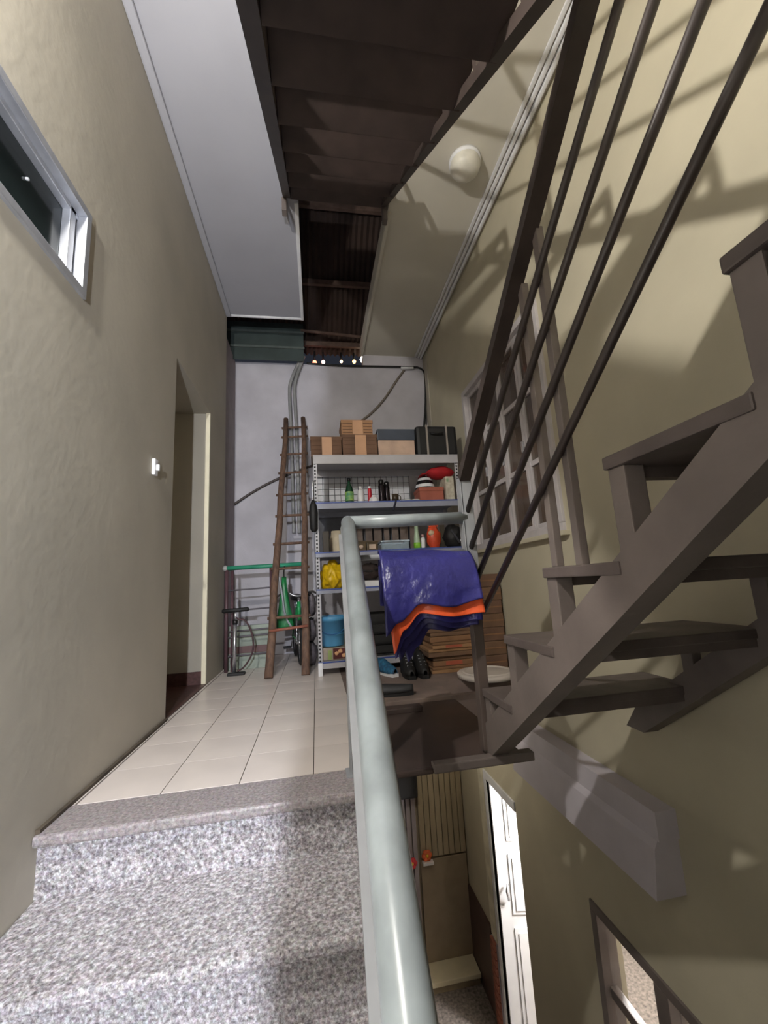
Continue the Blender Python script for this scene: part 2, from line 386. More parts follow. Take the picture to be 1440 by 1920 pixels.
# lower window
w3 = struct(MB().cbox(XR - .012, XR + .09, LW[0], LW[1], LW[3] - .045, LW[3], .004).build('window_3', STAIRM))
g = MB().cbox(XR - .012, XR + .09, LW[1] - .05, LW[1], LW[2], LW[3] - .045, .004)
g.cbox(XR - .012, XR + .09, LW[0], LW[0] + .05, LW[2], LW[3] - .045, .004).cbox(XR - .012, XR + .09, LW[0], LW[1], LW[2], LW[2] + .05, .004)
g.cbox(XR - .012, XR + .09, 1.9, 1.98, LW[2] + .05, LW[3] - .045, .004)
g.build('window_frame', STAIRM, w3)
LP = glass('clear_window_glass', (235, 232, 230), .03, .12)
for a, b in ((LW[0] + .05, 1.9), (1.98, LW[1] - .05)):
    sh = MB().cbox(XR + .02, XR + .06, a, b, -1.52, -1.47, .004).build('transom_bar', STAIRM, w3)
    MB().box(XR + .035, XR + .04, a, b, -1.47, LW[3] - .045).build('pane', LP, w3); MB().box(XR + .035, XR + .04, a, b, LW[2] + .05, -1.52).build('pane', LP, w3)
# lit room
RW_ = mat('bright_room_wall', (232, 228, 222), .7, var=.02)
rm = struct(MB().box(3.5, 3.6, .6, 4.9, ZG, -.5).build('wall_lit_room', RW_))
MB().box(XR + .15, 3.5, .6, .7, ZG, -.5).build('side', RW_, rm); MB().box(XR + .15, 3.5, 4.8, 4.9, ZG, -.5).build('side', RW_, rm)
MB().box(XR + .15, 3.5, .7, 4.8, -.6, -.5).build('soffit', RW_, rm)
fg = struct(MB().box(-2, 3.5, -1.7, 6, ZG - .1, ZG).build('floor_ground', mat('speckled_ground_floor', (150, 140, 132), .6, rgb2=(92, 86, 82), scale=40)))
cb = thing('room_partition', 'cream boarded partition with a pale upright post inside the lit lower room', 'partition', (2.0, 2.3, ZG))
MB().box(2.15, 2.2, 1.2, 2.9, ZG, -1.35).build('board', mat('pale_pink_board', (205, 190, 182), .7, var=.06), cb)
MB().cbox(1.92, 1.99, 2.28, 2.35, ZG, -.62).build('post', WHITE, cb)
# doorway frame and door leaf
d2 = thing('panel_door', 'bright white panelled door standing open in the lit lower doorway', 'door', (1.62, 3.84, ZG))
H = Vector((1.462, 3.835, 0)); E_ = Vector((2.13, 3.70, 0)); dv = (E_ - H).normalized(); nv = Vector((-dv.y, dv.x, 0))
def leaf(a, b, z0, z1, o0, o1, mb=None):
    mb = mb or MB(); p = []
    for z in (z0, z1):
        for u, o in ((a, o0), (b, o0), (b, o1), (a, o1)): q = H + dv * u + nv * o; p.append((q.x, q.y, z))
    return mb.add(p, [(3, 2, 1, 0), (4, 5, 6, 7), (0, 1, 5, 4), (1, 2, 6, 5), (2, 3, 7, 6), (3, 0, 4, 7)])
leaf(0, .69, ZG + .01, -1.07, -.02, .02).build('leaf', WHITE, d2)
for za, zb in ((-1.55, -1.2), (-2.1, -1.65), (-2.9, -2.2)):
    pn = MB()
    for u0, u1 in ((.1, .33), (.38, .6)):
        leaf(u0, u1, za, zb, -.03, -.02, pn); leaf(u0 + .03, u1 - .03, za + .03, zb - .03, -.038, -.03, pn)
    pn.build('panel', WHITE, d2)
q = H + dv * .07 - nv * .05
MB().tube([(q.x, q.y, -1.86), (q.x - .02, q.y - .02, -1.9), (q.x, q.y, -1.98)], .01, 8).build('handle', CHROME, d2)
t3 = struct(MB().cbox(XR - .012, XR + .16, LD[1], LD[1] + .05, ZG, LD[3] + .04, .006).build('trim_1', WHITE))
MB().cbox(XR - .012, XR + .16, LD[0] - .002, LD[1], LD[3] - .03, LD[3] + .04, .006).build('head', WHITE, t3)
MB().cbox(XR - .016, XR, LD[1] + .05, LD[1] + .17, -2.38, -1.0, .004).build('casing', mat('ivory_casing', (222, 216, 192), .5), t3)
# brick pier foot beside the doorway
BR = mat('terracotta_brick', (168, 104, 84), .8, var=.2, scale=14)
bp_ = thing('brick_pilaster', 'narrow terracotta brick strip beside the lit lower doorway', 'brickwork', (XR - .02, 3.95, ZG))
bme = MB().cbox(-.012, .012, -.052, .052, -.026, .026, .004).mesh('brick', BR)
MB().box(XR - .022, XR, 3.91, 4.03, ZG, -2.39).build('mortar', CONCW, bp_)
for k in range(11): inst('brick', bme, bp_, (-.006, .02, .035 + .06 * k))
wn = struct(MB().box(XR - .02, XR, 4.04, 4.6, ZG, -2.35).build('trim_2', mat('dark_brown_wainscot', (84, 64, 58), .5, var=.15, scale=4)))
# far hall wall with boards
HB = mat('tan_board_paint', (170, 156, 128), .6, var=.08, scale=3, stretch=(6, 6, .6))
wf = struct(MB().box(-2, XR, 4.62, 4.72, ZG, -.28).build('wall_hall', mat('hall_wall_paint', (168, 156, 134), .7, var=.06)))
for k in range(8): MB().cbox(.965 + .06 * k, 1.02 + .06 * k, 4.585, 4.62, -2.05, -.5, .006).build('board', HB, wf)
MB().cbox(.96, XR - .01, 4.59, 4.62, -2.95, -2.07, .006).build('lower_panel', mat('tan_lower_panel', (158, 142, 118), .6, var=.06), wf)
MB().cbox(.94, XR - .025, 4.38, 4.62, -2.99, -2.95, .006).build('plinth_top', mat('cream_plinth', (232, 222, 190), .5, var=.04), wf)
MB().box(.95, XR - .03, 4.4, 4.62, ZG, -2.99).build('plinth', HB, wf)
for k in range(3): MB().cbox(.78 + .055 * k, .825 + .055 * k, 4.58, 4.62, ZG, -1.42, .006).build('pale_strip', CONCW, wf)
tag(MB().cbox(.72, .955, 4.48, 4.6, -1.45, -.8, .02).build('wall_speaker', BLACK), 'black box fixed high on the hall wall under the landing', 'speaker box')
def flower(c, rgb, nm, label):
    f = thing(nm, label, 'flower', c)
    m = mat('petal_' + nm, rgb, .6)
    for k in range(6):
        a = k * math.pi / 3
        MB().blob((c[0] + .03 * math.cos(a), c[1] - .01, c[2] + .03 * math.sin(a)), .026, .014, .026, .1, 2, k, 2).build('petal', m, f)
    MB().blob((c[0], c[1] - .02, c[2]), .016, .012, .016, .1, 2, 0, 2).build('centre', mat('yellow_centre', (226, 190, 60), .6), f)
    return f
c = at(772, 1618, 1, 4.57); flower(tuple(c), (232, 70, 80), 'red_flower', 'red artificial flower on the pale strips of the lower hall')
c = at(800, 1603, 1, 4.57); flower(tuple(c), (230, 110, 60), 'orange_flower', 'orange artificial flower on a bracket in the lower hall')
tag(MB().cbox(c.x - .05, c.x + .06, 4.53, 4.585, c.z - .075, c.z - .05, .004).build('flower_bracket', WHITE), 'small white bracket under the orange flower', 'bracket')

# ================================================================ STEEL STAIRS
# ---- lower flight, rises towards the photographer along the right wall
LX0, LX1 = .66, 1.40
lf = thing('steel_staircase', 'taupe painted open steel stairs with bar railing beside the right wall', 'stairs', (1.03, 1.72, 0))
def strz(y): return .128 + .688 * (1.676 - y)           # top edge of the stringer
for x0, x1 in ((LX0, LX0 + .07), (LX1 - .05, LX1 + .02)):
    ya, yb = 1.79, .17
    MB().prism([(ya, -.03 if x0 < 1 else .0), (1.71, strz(1.71)), (yb, strz(yb)), (yb, strz(yb) - .112), (1.69, strz(1.69) - .135 if x0 < 1 else .0)], 'x', x0, x1).build('stringer', STAIRM, lf)
TR = [(1.705, .24), (1.45, .478), (1.137, .701), (.824, .937), (.491, 1.168)]
for i, (y, z) in enumerate(TR):
    ye = (TR[i + 1][0] if i < 4 else .17) - .005
    g = MB().cbox(LX0 - .004, LX1 + .004, ye, y, z - .03, z, .004)
    g.box(LX0 + .01, LX1 - .01, y - .035, y - .005, z - .055, z - .03); g.box(LX0 + .01, LX1 - .01, ye + .005, ye + .03, z - .055, z - .03)
    g.build('tread', STAIRT, lf)
    for x0, x1 in ((LX0 + .004, LX0 + .054), (LX1 - .04, LX1)):
        y1 = y - .005; y0_ = y - (.055 if i else .05); zb = strz(y - .03) - .03
        if zb < z - .04: MB().cbox(x0, x1, y0_, y1, zb, z - .03, .003).build('bracket_post', STAIRM, lf)
# newel and railing
MB().cbox(.645, .69, 1.71, 1.755, 0, .6, .004).build('newel_post', mat('dark_taupe_post', (92, 80, 74), .5), lf)
MB().cbox(.642, .695, 1.705, 1.715, .6, 1.13, .004).cbox(.642, .652, 1.705, 1.755, .6, 1.13, .003).build('newel_plate', POSTM, lf)
def ext(a, b, k): return a + (b - a) * k
A0 = at(870, 897, 0, .665); A1 = at(1100, 0, 0, .665)
MB().bar(A0, ext(A0, A1, 1.55), .05, .036).build('handrail', BARM, lf)
for pa, pb in (((874, 968), (1162, 0)), ((880, 1036), (1227, 0)), ((893, 1090), (1321, 0)), ((907, 1146), (1440, 22))):
    a = at(*pa, 0, .668); b = at(*pb, 0, .668)
    MB().tube([a, ext(a, b, 1.3)], .0115, 10).build('railing_bar', BARM, lf)
for pa, pt in (((1085, 1045), (990, 440)), ((1035, 1050), (967, 540))):
    a = at(*pa, 0, .672); b = at(*pt, 0, .672); y = (a.y + b.y) / 2
    MB().cbox(.681, .705, y - .014, y + .014, a.z - .02, b.z + .005, .003).build('baluster', STAIRM, lf)
# ---- upper flight, rises away from the photographer to the slabs
uf = thing('upper_steel_staircase', 'dark underside of the upper steel stairs reaching the ceiling slabs', 'stairs', (.22, 1.4, 1.405))
def upz(y): return 1.545 + .746 * y
UX0, UX1 = -.165, .60
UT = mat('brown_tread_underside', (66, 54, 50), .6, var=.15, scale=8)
for x0, x1, hh in ((UX0, UX0 + .055, .17), (UX1 - .03, UX1 + .012, .05)):
    ya, yb = -.25, 2.70
    MB().prism([(ya, upz(ya)), (yb, upz(yb)), (yb, upz(yb) + hh), (ya, upz(ya) + hh)], 'x', x0, x1).build('stringer', BARM, uf)
NU = 9; gy = .2885
for k in range(-1, NU):
    yn = .1575 + gy * k; z = 1.60 + .2152 * (k) + .06 + .0
    z = 2.487 + .7395 * (yn - 1.026)
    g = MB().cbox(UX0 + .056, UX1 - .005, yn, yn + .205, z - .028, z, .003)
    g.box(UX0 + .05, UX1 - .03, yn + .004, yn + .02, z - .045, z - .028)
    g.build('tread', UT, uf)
    for x0, x1 in ((UX0 + .005, UX0 + .03), (UX1 - .028, UX1)):
        MB().cbox(x0, x1, yn, yn + .025, upz(yn) + .03, z - .028, .002).build('bracket_post', BARM, uf)
for k in range(4):
    h = .32 + .2 * k; r = .012 if k < 3 else .02
    MB().tube([(UX1 - .005, .0, upz(0) + h), (UX1 - .005, 2.66, upz(2.66) + h)], r, 8).build('railing_bar', BARM, uf)
for y in (.35, 1.3, 2.3): MB().cbox(UX1 - .018, UX1 + .008, y - .013, y + .013, upz(y) + .03, upz(y) + .93, .003).build('baluster', BARM, uf)
MB().prism([(-.3, 1.405), (.36, 1.405), (.84, upz(.84)), (-.19, 1.405)], 'x', UX0 - .004, UX0).build('shade_panel', BARM, uf)  # out-of-view panel added to keep lamp a off the lower flight
MB().cbox(-.175, -.14, 2.68, 2.74, 3.44, 3.62, .004).build('end_bracket', STAIRM, uf)
MB().cbox(.585, .62, 2.68, 2.74, 3.44, 3.62, .004).build('end_bracket', STAIRM, uf)

# ---- pipe handrail of the granite stairs
ph = thing('pipe_handrail', 'thick pale grey green pipe handrail running down the granite steps', 'handrail', (.13, 1.67, 0))
Pc = Vector((.135, 1.67, .935)); Pl = Vector((.08, .486, .255))
MB().tube([Pc, ext(Pc, Pl, 2.0)], .028, 24).build('rail', RAILM, ph)
MB().lathe([(0, -.0285), (.012, -.026), (.022, -.018), (.0285, 0), (.022, .018), (.012, .026), (0, .0285)], 20, Pc).build('corner_joint', RAILM, ph)
MB().tube([Pc, (.66, 1.73, .95)], .027, 20).build('cross_rail', RAILM, ph)
pc = MB().cbox(.105, .113, 1.645, 1.695, 0, .92, .002); pc.cbox(.157, .165, 1.645, 1.695, 0, .92, .002); pc.cbox(.105, .165, 1.685, 1.695, 0, .92, .002)
pc.build('post', POSTM, ph)
MB().cbox(.09, .18, 1.63, 1.71, .0, .006, .001).build('foot_plate', POSTM, ph)
off = Vector((-.014, 0, -.06))
MB().bar(Pc + off, ext(Pc, Pl, 2.0) + off, .05, .03).build('lower_bar', POSTM, ph)
for k in (1.2, 1.85):
    q = ext(Pc, Pl, k); n_ = math.floor((1.53 - q.y) / .322)
    MB().cbox(q.x - .014, q.x + .014, q.y - .014, q.y + .014, -.182 * (n_ + 1), q.z - .02, .003).build('post', POSTM, ph)
MB().tube([(.165, 1.69, .79), (.655, 1.73, .8)], .012, 10).build('low_cross_bar', POSTM, ph)

# ---------------------------------------------------------------- tarpaulin over the low cross bar
TB = mat('blue_tarpaulin', (54, 53, 124), .3, var=.16, scale=9, bump=.9, bscale=26)
TBD = mat('navy_tarpaulin_underside', (48, 46, 104), .4, var=.2, scale=9, bump=.4, bscale=22)
TO = mat('orange_tarpaulin', (240, 98, 52), .4, var=.08, scale=9, bump=.4, bscale=22)
tp = thing('tarpaulin', 'folded blue tarpaulin with an orange side hanging over the railing', 'tarpaulin', (.45, 1.65, .5))
def edge(poly, u):
    x = poly[0][0] + (poly[-1][0] - poly[0][0]) * u
    for (xa, ya), (xb, yb) in zip(poly, poly[1:]):
        if xa <= x <= xb:
            t = (x - xa) / (xb - xa); t = t * t * (3 - 2 * t); return x, ya + (yb - ya) * t
    return poly[-1]
def sheet(name, poly, m, inset, vstart=0.0, dy=0.0):
    rows = []; nv_, nu = 26, 40
    for i in range(nv_ + 1):
        v = vstart + (1 - vstart) * i / nv_; row = []
        for j in range(nu + 1):
            u = j / nu
            tx = 710 + 170 * u; T = at(tx, 1034 + 1.5 * math.sin(u * 9), 1, 1.68)
            ex, ey = edge(poly, u); B = at(ex, ey, 1, 1.59 + dy)
            p = T.lerp(B, v)
            bulge = .016 * math.sin(math.pi * min(1, v)) + .009 * math.sin(u * 11 + v * 2.0) * v + .004 * noise.noise(Vector((u * 7, v * 5, 1)))
            p.y = T.y + (B.y - T.y) * v - bulge + inset - (.02 if v > 0 else 0) * min(1, v * 8)
            p.z += .0
            row.append(p)
        rows.append(row)
    if vstart == 0:
        top = rows[0]
        for kk, (yy, dz) in enumerate(((.012, .004), (.03, .0), (.036, -.08), (.034, -.22))):
            rows.insert(0, [Vector((q.x, q.y + yy, q.z + dz)) for q in top])
    MB().grid(rows, .006).build(name, m, tp)
sheet('outer_sheet', [(722, 1192), (745, 1168), (790, 1132), (845, 1138), (902, 1122)], TB, 0)
sheet('orange_fold', [(738, 1226), (757, 1182), (790, 1150), (850, 1156), (908, 1148)], TO, .014, .6)
sheet('blue_fold', [(742, 1236), (762, 1196), (800, 1160), (855, 1168), (907, 1162)], TB, .03, .6, .01)
sheet('inner_fold', [(752, 1240), (775, 1205), (810, 1170), (855, 1178), (903, 1172)], TBD, .05, .55, .02)
sheet('inner_fold', [(770, 1245), (790, 1216), (815, 1182), (850, 1186), (890, 1178)], TBD, .075, .55, .03)

# ================================================================ FITTINGS
ls = thing('light_switch', 'small white switch on the cream wall beside the side doorway', 'switch', (XL, 2.33, 1.37))
MB().cbox(XL, XL + .018, 2.3, 2.345, 1.325, 1.415, .005).build('plate', WHITE, ls)
MB().cbox(XL + .018, XL + .034, 2.315, 2.33, 1.35, 1.385, .003).build('rocker', WHITE, ls)
lp = thing('ceiling_lamp', 'unlit round white lamp on the ivory ceiling slab', 'lamp', (1.1, 2.27, ZC))
MB().lathe([(0, 0), (.11, 0), (.11, -.02), (.1, -.025)], 28, (1.1, 2.27, ZC)).build('base', WHITE, lp)
MB().lathe([(.1, -.02), (.105, -.05), (.09, -.085), (.055, -.105), (0, -.112)], 28, (1.1, 2.27, ZC)).build('shade', mat('milky_lamp_shade', (222, 218, 205), .4), lp)
def lamp(key, name, label, away):
    """a bare globe on a socket and base plate; away = unit vector from the base to the globe"""
    (x, y, z), power, rgb, r = LAMPS[key]; c = Vector((x, y, z)); v = Vector(away); o = thing(name, label, 'lamp', c)
    MB().bar(c - v * (r + .1), c - v * (r + .08), .12, .12, (0, 1, 0)).build('base', WHITE, o)
    MB().tube([c - v * (r + .08), c - v * (r * .9)], .02, 12).build('socket', WHITE, o)
    MB().lathe([(r * math.sin(math.pi * i / 12), -r * math.cos(math.pi * i / 12)) for i in range(13)], 24, c).build('globe', emit('lit_globe_' + key, rgb, power / (math.pi * 4 * math.pi * r * r)), o)
lamp('a', 'wall_lamp', 'bare round bulb lamp on the cream wall over the granite steps', (1, 0, 0))
lamp('b', 'stair_lamp', 'cool white globe lamp over the lower landing of the granite steps', (0, 0, -1))
lamp('room', 'room_lamp', 'white globe lamp under the ceiling of the lit lower room', (0, 0, -1))
lamp('hall', 'hall_lamp', 'small globe lamp under the landing in the lower hall', (0, 0, -1))
# conduit, cables on the end wall
CON = mat('grey_plastic_conduit', (150, 150, 150), .5)
def smooth(pts, k=3):
    pts = [Vector(p) for p in pts]
    for _ in range(k):
        q = [pts[0]]
        for a, b in zip(pts, pts[1:]): q += [a.lerp(b, .25), a.lerp(b, .75)]
        pts = q + [pts[-1]]
    return pts
for dx in (-.03, .03):
    P = [at(568 + dx * 60, 668, 1, 4.70), at(548 + dx * 140, 715, 1, 4.705), at(547 + dx * 160, 740, 1, 4.71), at(551 + dx * 170, 800, 1, 4.71), at(556 + dx * 170, 1000, 1, 4.71)]
    tag(MB().tube(smooth(P), .02, 10).build('conduit_pipe', CON), 'bent grey conduit pipe on the end wall, the one nearer the ' + ('side wall' if dx < 0 else 'shelf unit'), 'pipe', 'conduit pair on the end wall')
P = [at(425, 955, 1, 4.74), at(480, 918, 1, 4.754), at(530, 893, 1, 4.754), at(600, 868, 1, 4.754)]
tag(MB().tube(smooth(P), .014, 8).build('cable', mat('dark_cable', (72, 62, 58), .5)), 'dark cable rising along the end wall towards the ladder', 'cable')
P = [at(758, 694, 1, 4.754), at(742, 715, 1, 4.754), at(722, 748, 1, 4.754), at(690, 782, 1, 4.754), at(640, 812, 1, 4.754)]
tag(MB().tube(smooth(P), .014, 8).build('hose', mat('grey_brown_hose', (128, 118, 108), .5)), 'grey hose slanting down the end wall above the cartons', 'hose')
P = [at(575, 681, 1, 4.74), at(640, 686, 1, 4.74), at(700, 687, 1, 4.74), at(760, 688, 1, 4.74), at(795, 689, 1, 4.74), at(798, 720, 1, 4.74), at(798, 760, 1, 4.74), at(795, 800, 1, 4.74)]
tag(MB().tube(smooth(P, 2), .012, 8).build('cable', BLACK), 'black cable along the top of the end wall and down its corner', 'cable')
P = [at(797, 745, 1, 4.735), at(799, 780, 1, 4.735), at(800, 830, 1, 4.735)]
tag(MB().tube(smooth(P, 2), .007, 8).build('cable', BLACK), 'thin black cable branching down in the wall corner', 'cable')
tag(MB().tube([at(752, 690, 1, 4.72), at(775, 690, 1, 4.72)], .016, 10).build('cable_joint', WHITE), 'white taped joint on the cable along the wall top', 'cable joint')
for k, (px, py, r, cc) in enumerate(((590, 680, .03, (255, 120, 90)), (606, 679, .025, (255, 190, 170)), (640, 678, .02, (255, 210, 160)), (664, 678, .025, (255, 180, 110)), (681, 674, .045, (255, 240, 215)))):
    q = at(px, py, 1, 4.97)
    o = thing('street_bulb', ('red', 'pink', 'small cream', 'amber', 'large white')[k] + ' bulb glowing outside through the gap over the end wall', 'bulb', tuple(q))
    MB().lathe([(0, -r), (r * .7, -r * .7), (r, 0), (r * .7, r * .7), (0, r)], 12, q).build('globe', emit('glow_%d' % k, cc, 6), o)
    MB().tube([q + Vector((0, 0, r * .8)), Vector((q.x, q.y, 3.69))], .012, 8).build('cap', BLACK, o)

# ================================================================ SHELF UNIT AND WHAT STANDS ON IT
SY0, SY1, SX0, SX1 = 3.46, 3.9, .0, 1.30
SHB = mat('blue_grey_shelf_steel', (152, 156, 172), .4, var=.06); SHW = mat('white_shelf_steel', (182, 180, 184), .4, var=.05)
su = thing('storage_shelf', 'tall slotted steel shelf unit loaded with household goods', 'shelf', (.65, 3.68, 0))
for x in (SX0, SX1 - .035):
    for y in (SY0, SY1 - .035):
        up = MB().box(x, x + .004 if x == 0 else x + .035, y, y + .035, 0, 1.8) if False else MB()
        xa = x if x == 0 else x + .031
        up.box(xa, xa + .004, y, y + .035, 0, 1.79)
        ya = y if y == SY0 else y + .031
        up.box(x, x + .035, ya, ya + .004, 0, 1.79)
        u = up.build('upright', SHW, su)
        if y == SY0:
            sl = MB()
            for k in range(58): sl.box(x + .01, x + .024, y - .0012, y, .04 + .03 * k, .055 + .03 * k)
            s_ = sl.build('slot', BLACK, u); s_['kind'] = 'stuff'
SH = [('z', 1.80, .075), ('z', 1.385, .055), ('z', .965, .04), ('z', .665, .035), ('z', .10, .05)]
for k, (_, z, hgt) in enumerate(SH):
    g = MB().box(SX0 + .004, SX1 - .004, SY0 + .004, SY1 - .004, z - .008, z)
    g.cbox(SX0 + .002, SX1 - .002, SY0 - .012, SY0 - .002, z - hgt, z + .003, .002); g.box(SX0 + .036, SX1 - .036, SY1 - .012, SY1 - .006, z - hgt, z - .008)
    b = g.build('shelf_board', SHW if k in (0, 4) else SHB, su)
    MB().cbox(SX0 + .002, SX1 - .002, SY0 - .015, SY0 - .012, z - .008, z + .003, .001).build('edge_strip', mat('blue_edge_strip', (70, 90, 160), .4) if k else SHW, b)
MB().cbox(SX0 + .0, SX0 + .035, SY0 - .03, SY0 - .012, 0, .1, .003).build('foot', WHITE, su)
# white gridded board closing the back between the two top shelves
gb = thing('grid_board', 'white board of small square tiles standing behind the second shelf', 'board', (.45, 3.93, 1.0))
MB().box(.03, .95, 3.93, 3.95, .95, 1.78).build('backing', mat('grey_grid_joint', (110, 112, 120), .8), gb)
gm = MB().cbox(-.026, .026, -.004, .004, -.026, .026, .002).mesh('tile', mat('white_glazed_tile', (225, 226, 232), .3, var=.04))
for i in range(16):
    for j in range(7): inst('tile', gm, gb, (.06 + .057 * i - .45, -.003, 1.41 + .057 * j - 1.0))

def pbox(px0, px1, pyb, pyt, y, depth, z=None):
    """box seen between pixels at depth y standing at z"""
    a = at(px0, pyb, 1, y); b = at(px1, pyb, 1, y); t = at((px0 + px1) / 2, pyt, 1, y)
    return a.x, b.x, y, y + depth, (a.z if z is None else z), t.z
def carton(px0, px1, pyt, z, y, depth, label, m=CARD, group=None, tape=True, top=None):
    x0, x1, y0, y1, z0, zt = pbox(px0, px1, 850, pyt, y, depth, z)
    o = thing('carton', label, 'box', ((x0 + x1) / 2, (y0 + y1) / 2, z0), group=group)
    MB().cbox(x0, x1, y0, y1, z0, zt, .006).build('body', m, o)
    w_ = (x1 - x0)
    fl_ = MB(); fl_.cbox(x0 - .004, x1 + .004, y0 - .004, y1 + .004, zt - .03, zt + .003, .003); fl_.build('lid_flap', m, o)
    if tape:
        MB().box(x0 + w_ * .36, x0 + w_ * .68, y0 - .0055, y0 - .0042, z0 + .004, zt - .004).build('tape', TAPE, o)
    rb = MB()
    for k in range(4):
        zz = z0 + (zt - z0) * (.15 + .2 * k); rb.box(x0 + .01, x0 + w_ * .34, y0 - .003, y0, zz, zz + .006); rb.box(x0 + w_ * .7, x1 - .01, y0 - .003, y0, zz, zz + .006)
    rb.build('print_band', CARDD, o)
    return zt
T1 = 1.803
carton(583, 641, 819, T1, 3.5, .3, 'low brown carton at the ladder end of the top shelf', CARDD)
zt = carton(643, 708, 815, T1, 3.5, .3, 'brown carton on the top shelf carrying a smaller one', CARDD)
carton(642, 701, 788, zt + .004, 3.52, .26, 'small brown carton stacked on another carton on the top shelf', CARD)
x0, x1, y0, y1, z0, zt = pbox(709, 780, 852, 805, 3.5, .28, T1)
o = thing('lidded_box', 'beige box with a slate blue lid on the top shelf', 'box', ((x0 + x1) / 2, 3.64, T1))
MB().cbox(x0 + .006, x1 - .006, y0, y1, z0, zt - .06, .005).build('body', mat('beige_board', (196, 168, 148), .7), o)
MB().cbox(x0, x1, y0 - .008, y1 + .008, zt - .105, zt, .008).build('lid', mat('slate_blue_lid', (62, 70, 84), .5), o)
x0, x1, y0, y1, z0, zt = pbox(783, 864, 852, 798, 3.5, .3, T1); x1 = min(x1, 1.33)
o = thing('suitcase', 'black suitcase with two pale straps on the top shelf', 'suitcase', ((x0 + x1) / 2, 3.65, T1))
MB().cbox(x0, x1, y0, y1, z0, zt, .03).build('body', BLACK, o)
for u in (.26, .74):
    xx = x0 + (x1 - x0) * u
    MB().cbox(xx - .009, xx + .009, y0 - .004, y1 + .004, z0 + .001, zt + .004, .002).build('strap', mat('pale_strap', (150, 140, 132), .7), o)
MB().tube(smooth([(x0 + .13, y0 - .004, zt - .07), (x0 + .14, y0 - .03, zt - .09), (x0 + .24, y0 - .03, zt - .09), (x0 + .25, y0 - .004, zt - .07)], 2), .008, 8).build('handle', BLACKG, o)

# second shelf
T2 = 1.3885
def spot(px, z, y):
    q = at(px, 900, 1, y); return Vector((q.x, y, z))
def bottle(name, label, px, z, y, prof, parts, cat='bottle'):
    c = spot(px, z, y); o = thing(name, label, cat, c)
    for nm, pr, m in parts: MB().lathe(pr, 18, c).build(nm, m, o)
    return o
GG = mat('dark_green_bottle_glass', (28, 66, 44), .12, var=.1); GL = mat('lime_label', (168, 196, 92), .5, rgb2=(40, 130, 100), scale=18)
bottle('glass_bottle', 'dark green bottle with a lime label on the second shelf', 654, T2, 3.53, None, [
    ('body', [(0, 0), (.036, 0), (.038, .01), (.038, .1), (.03, .14), (.015, .17), (.013, .2), (.0, .2)], GG),
    ('label', [(.0385, .02), (.0392, .025), (.0392, .095), (.0385, .1)], GL), ('cap', [(.014, .2), (.017, .2), (.017, .225), (0, .226)], BLACKG)])
bottle('white_bottle', 'slim white plastic bottle next to the green glass bottle', 675, T2, 3.56, None, [
    ('body', [(0, 0), (.026, 0), (.028, .01), (.028, .11), (.018, .13), (0, .13)], WHITE), ('cap', [(.012, .13), (.014, .13), (.014, .155), (0, .156)], WHITE)])
RED = mat('red_plastic', (196, 32, 48), .35, var=.1)
bottle('spray_can', 'small red can with a white cap on the second shelf', 692, T2, 3.57, None, [
    ('body', [(0, 0), (.017, 0), (.018, .008), (.018, .125), (.012, .14), (0, .14)], RED), ('cap', [(.012, .139), (.0125, .14), (.0125, .16), (0, .162)], WHITE)])
bottle('rice_bowl', 'upturned white bowl in front of the red can', 699, T2, 3.5, None, [
    ('body', [(.046, 0), (.044, .012), (.034, .036), (.018, .048), (0, .049)], WHITE), ('foot_ring', [(.018, .047), (.019, .056), (.015, .057), (.014, .05)], WHITE)], 'bowl')
TH = mat('dark_steel_flask', (52, 46, 50), .2, .7, var=.1)
for px, lab in ((714, 'dark steel flask, the one nearer the white bowl'), (724, 'dark steel flask, the one nearer the small mug')):
    bottle('thermos_flask', lab, px, T2, 3.53 if px == 714 else 3.60, None, [
        ('body', [(0, 0), (.025, 0), (.027, .01), (.027, .15), (.022, .165), (0, .165)], TH), ('lid', [(.022, .165), (.024, .167), (.024, .2), (.018, .206), (0, .207)], BLACKG)], 'flask')
o = bottle('mug', 'small dark mug at the middle of the second shelf', 739, T2, 3.52, None, [('body', [(0, 0), (.026, 0), (.03, .07), (.027, .07), (.024, .006), (0, .006)], mat('dark_bronze_mug', (70, 58, 44), .3))], 'mug')
c = o.location; MB().tube(smooth([(c.x + .028, c.y, c.z + .06), (c.x + .05, c.y, c.z + .055), (c.x + .05, c.y, c.z + .02), (c.x + .027, c.y, c.z + .015)], 2), .004, 8).build('handle', MATS['dark_bronze_mug'], o)
a = at(742, 938, 1, 3.45); b = at(737, 957, 1, 3.44)
tag(MB().tube(smooth([(a.x, 3.5, T2 + .006), (a.x, 3.46, T2 + .012), (a.x, 3.44, T2 - .005), (b.x + .01, 3.435, b.z + .03), (b.x, 3.435, b.z)], 2), .008, 8).build('strap', mat('navy_strap', (30, 34, 56), .7)), 'dark strap dangling over the edge of the second shelf', 'strap')
for k, px in enumerate((760, 776)):
    bottle('saucer', ('shallow white saucer next to the small dark mug', 'shallow white saucer next to the terracotta box')[k], px, T2, 3.54, None, [('body', [(0, 0), (.022, 0), (.042, .018), (.04, .02), (.02, .005), (0, .005)], WHITE), ('foot_ring', [(.02, 0), (.021, 0), (.021, .003), (.02, .003)], WHITE)], 'saucer')['group'] = 'saucers on the second shelf'
x0, x1, y0, y1, z0, zt = pbox(787, 834, 940, 913, 3.52, .2, T2)
TC = mat('terracotta_card', (164, 92, 74), .7, var=.1)
o = thing('gift_box', 'terracotta coloured lidded box under the striped helmet', 'box', ((x0 + x1) / 2, 3.62, T2))
